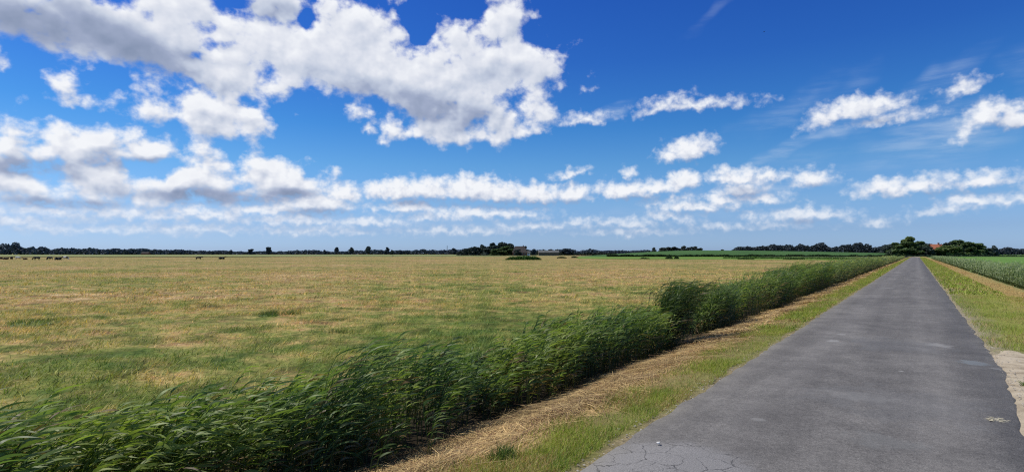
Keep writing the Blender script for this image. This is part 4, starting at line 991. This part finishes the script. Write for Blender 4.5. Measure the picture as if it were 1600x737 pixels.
# ================================================================== COWS
def skin_mesh(name, verts, edges, radii, mat, root=0, sub=2):
    me = bpy.data.meshes.new(name); me.from_pydata(verts, edges, []); o = bpy.data.objects.new(name, me); COL.objects.link(o)
    m = o.modifiers.new('skin', 'SKIN'); 
    for i, r_ in enumerate(radii):
        sv_ = me.skin_vertices[0].data[i]; sv_.radius = r_ if isinstance(r_, tuple) else (r_, r_); sv_.use_root = (i == root)
    s = o.modifiers.new('sub', 'SUBSURF'); s.levels = sub; s.render_levels = sub
    dg = bpy.context.evaluated_depsgraph_get(); dg.update(); me2 = bpy.data.meshes.new_from_object(o.evaluated_get(dg))
    bpy.data.objects.remove(o); me2.materials.clear(); me2.materials.append(mat)
    for p_ in me2.polygons: p_.use_smooth = True
    return me2
def cow_mesh(pose, mat):
    if pose == 'lie': b = .42
    else: b = 1.0
    V = [(-.75, 0, b+.12), (-.35, 0, b+.05), (.1, 0, b), (.55, 0, b+.05), (.8, 0, b+.16)]; R = [(.20, .24), (.33, .36), (.36, .40), (.33, .36), (.22, .26)]
    if pose == 'lie': R = [(.22, .24), (.36, .34), (.42, .38), (.36, .35), (.22, .26)]
    E = [(0, 1), (1, 2), (2, 3), (3, 4)]
    def chain(start, pts, rs):
        p_ = start
        for q, r_ in zip(pts, rs): V.append(q); R.append((r_, r_) if not isinstance(r_, tuple) else r_); E.append((p_, len(V)-1)); p_ = len(V)-1
        return p_
    if pose == 'graze': h = chain(4, [(1.02, 0, b-.05), (1.22, 0, .62), (1.32, .0, .38), (1.40, 0, .16)], [.17, .13, .12, .085])
    elif pose == 'lie': h = chain(4, [(1.0, .05, b+.34), (1.16, .1, b+.52), (1.34, .12, b+.46), (1.52, .13, b+.36)], [.17, .13, .12, .085])
    else: h = chain(4, [(1.02, 0, b+.24), (1.2, .02, b+.42), (1.38, .03, b+.36), (1.56, .04, b+.22)], [.18, .14, .125, .085])
    if pose == 'lie':
        for s in (-1, 1):
            chain(1, [(-.45, s*.30, .30), (-.10, s*.44, .20), (-.42, s*.50, .08), (-.62, s*.48, .07)], [.20, .13, .07, .06])
            chain(3, [(.62, s*.24, .24), (.86, s*.28, .12), (.60, s*.34, .07)], [.14, .08, .06])
    else:
        for s in (-1, 1):
            chain(1, [(-.62, s*.20, .82), (-.56, s*.22, .62), (-.74, s*.22, .42), (-.70, s*.22, .16), (-.67, s*.22, .04)], [.17, .12, .065, .05, .06])
            chain(3, [(.58, s*.19, .72), (.60, s*.19, .44), (.57, s*.19, .20), (.59, s*.19, .04)], [.13, .075, .05, .06])
    tz = b+.2
    chain(0, [(-.96, 0, tz), (-1.02, .02, tz-.25), (-1.0, .03, max(.12, tz-.62))], [.05, .03, .045])
    n = len(V)  # ears
    hi = V.index([v for v in V][h-1])
    hx, hy, hz = V[h-1]
    for s in (-1, 1): chain(h-1, [(hx-.06, hy+s*.20, hz+.06)], [.035])
    return skin_mesh('body', V, E, R, mat, 2)
COWM = {}
def cow(px, py, pose, matn, facing, label, group='cows grazing and resting in the far pasture', sc_=1.0):
    key = (pose, matn.name)
    if key not in COWM:
        me = cow_mesh(pose, matn)
        # horns/muzzle piece
        bm = bmesh.new(); mz = {'lie': (1.57, .13, .76), 'graze': (1.42, 0, .11), 'stand': (1.61, .04, 1.19)}[pose]
        bmesh.ops.create_icosphere(bm, subdivisions=2, radius=.085); bmesh.ops.scale(bm, verts=bm.verts, vec=(.8, 1, .85)); bmesh.ops.translate(bm, verts=bm.verts, vec=mz)
        m2 = bpy.data.meshes.new('muzzle'); bm.to_mesh(m2); bm.free(); m2.materials.append(M_horn)
        COWM[key] = (me, m2)
    x, y = on_ground(px, py, -.25); z = float(ground_z(x, y))
    ang = math.atan2(RT[1], RT[0])+facing
    e = empty('cow', (x, y, z-.02), ang); e.scale = (sc_, sc_*1.1, sc_*(.76 if pose != 'lie' else 1))
    for nm, me in zip(('body', 'muzzle'), COWM[key]):
        o = bpy.data.objects.new(nm, me); COL.objects.link(o); o.parent = e
    return tag(e, label, 'cow', group)
PI = math.pi
cow(0, 404.9, 'lie', M_cow_brown, PI, 'dark brown cow cut off by the left edge of the picture')
cow(9.5, 405.4, 'lie', M_cow_brown, 0, 'dark brown cow lying low, second from the left edge', sc_=.85)
cow(18.5, 405.3, 'graze', M_cow_brown, 2.3, 'brown cow standing end-on between two lying ones at the far left', sc_=.95)
cow(28.5, 404.8, 'stand', M_cow_bw, PI, 'brown cow with broad white back right of the brown end-on cow', sc_=.9)
cow(40, 405.4, 'lie', M_cow_brown, PI, 'low lying dark cow just left of the standing black cow', sc_=.7)
cow(58, 406, 'graze', M_cow_black, PI, 'black cow standing alone with its head down in the left herd')
cow(78.5, 405.8, 'graze', M_cow_black, PI-.3, 'black cow at the left of the tight group of three')
cow(91, 406, 'lie', M_cow_black, .1, 'black cow lying down in the middle of the tight group of three')
cow(102.5, 405.2, 'graze', M_cow_pied, -.2, 'black cow with white shoulder at the right of the tight group of three')
cow(310.5, 405.3, 'stand', M_cow_black, .2, 'black cow with raised pale head, left of the two single cows', sc_=.9)
cow(346.5, 405, 'lie', M_cow_black, 0.1, 'black cow lying down, right of the two single cows')

# ================================================================== SMALL THINGS
def pebble():
    x, y = on_ground(1027, 694); bm = bmesh.new(); bmesh.ops.create_icosphere(bm, subdivisions=2, radius=.016)
    for v_ in bm.verts: v_.co *= 1+.25*math.sin(v_.co.x*300+v_.co.y*170); v_.co.z *= .6
    o = bm_obj('pebble', bm, M_stone, smooth=True); o.location = (x, y, .033); tag(o, 'small white pebble lying on the cracked old asphalt', 'pebble')
pebble()
def leafscrap(px, py, label, n=14, s=.10):
    x, y = on_ground(px, py); r = np.random.default_rng(int(px)); V = []; Fq = []
    for k in range(n):
        a = r.uniform(0, 6.28); L = r.uniform(.02, .05); cx_, cy_ = r.normal(0, s/2, 2); d = np.array([math.cos(a), math.sin(a)]); q = np.array([-d[1], d[0]])*L*.4
        n0 = len(V)
        for p_ in (np.array([cx_, cy_])-d*L, np.array([cx_, cy_])-q, np.array([cx_, cy_])+d*L, np.array([cx_, cy_])+q): V.append((p_[0], p_[1], .004+.006*r.random()))
        Fq.append((n0, n0+1, n0+2, n0+3))
    o = mesh_np('dried_mud', np.array(V), np.array(Fq), np.tile(np.array([[.45, .40, .28]]), (len(V), 1)), M_straw); o.location = (x, y, .018)
    tag(o, label, 'dried mud')
leafscrap(1551, 656, 'scattered pale dried mud crumbs on the asphalt near the sandy edge')
# bird high in the blue
def bird():
    cp, sp_ = math.cos(PITCH), math.sin(PITCH); D = 130; u_ = (1194-800)/FPX; v_ = (368.5-50)/FPX
    fw = cp-v_*sp_; zz = sp_+v_*cp; x, y = (FW*fw+RT*u_)*D; e = empty('bird', (float(x), float(y), CAMH+zz*D), 1.0)
    tag(e, 'tiny dark bird gliding high in the clear blue sky', 'bird')
    me = skin_mesh('body', [(-.16, 0, 0), (-.05, 0, 0), (.08, 0, .01), (.15, 0, .03), (.20, 0, .02)], [(0, 1), (1, 2), (2, 3), (3, 4)], [.015, .05, .045, .028, .008], M_bird, 1, 1)
    o = bpy.data.objects.new('body', me); COL.objects.link(o); o.parent = e
    for s in (-1, 1):
        bm = bmesh.new(); pts = [(.06, 0, .01), (.09, s*.16, .05), (.02, s*.42, .03), (-.03, s*.18, .04), (-.04, 0, .01)]
        f_ = bm.faces.new([bm.verts.new(p_) for p_ in pts]); r_ = bmesh.ops.extrude_face_region(bm, geom=[f_]); bmesh.ops.translate(bm, verts=[g_ for g_ in r_['geom'] if isinstance(g_, bmesh.types.BMVert)], vec=(0, 0, .008))
        bm_obj('wing', bm, M_bird, e)
    bm = bmesh.new(); f_ = bm.faces.new([bm.verts.new(p_) for p_ in [(-.12, -.015, 0), (-.27, -.05, 0), (-.25, 0, 0), (-.27, .05, 0), (-.12, .015, 0)]]); bm_obj('tail', bm, M_bird, e)
bird()

# ================================================================== RENDER SETTINGS
sc.view_settings.view_transform = 'Standard'; sc.view_settings.look = 'None'; sc.view_settings.exposure = 0; sc.view_settings.gamma = 1
sc.render.engine = 'CYCLES'; sc.cycles.use_denoising = False
sc.cycles.max_bounces = 5; sc.cycles.diffuse_bounces = 3; sc.cycles.glossy_bounces = 2; sc.cycles.transmission_bounces = 3
sc.cycles.filter_width = 1.2
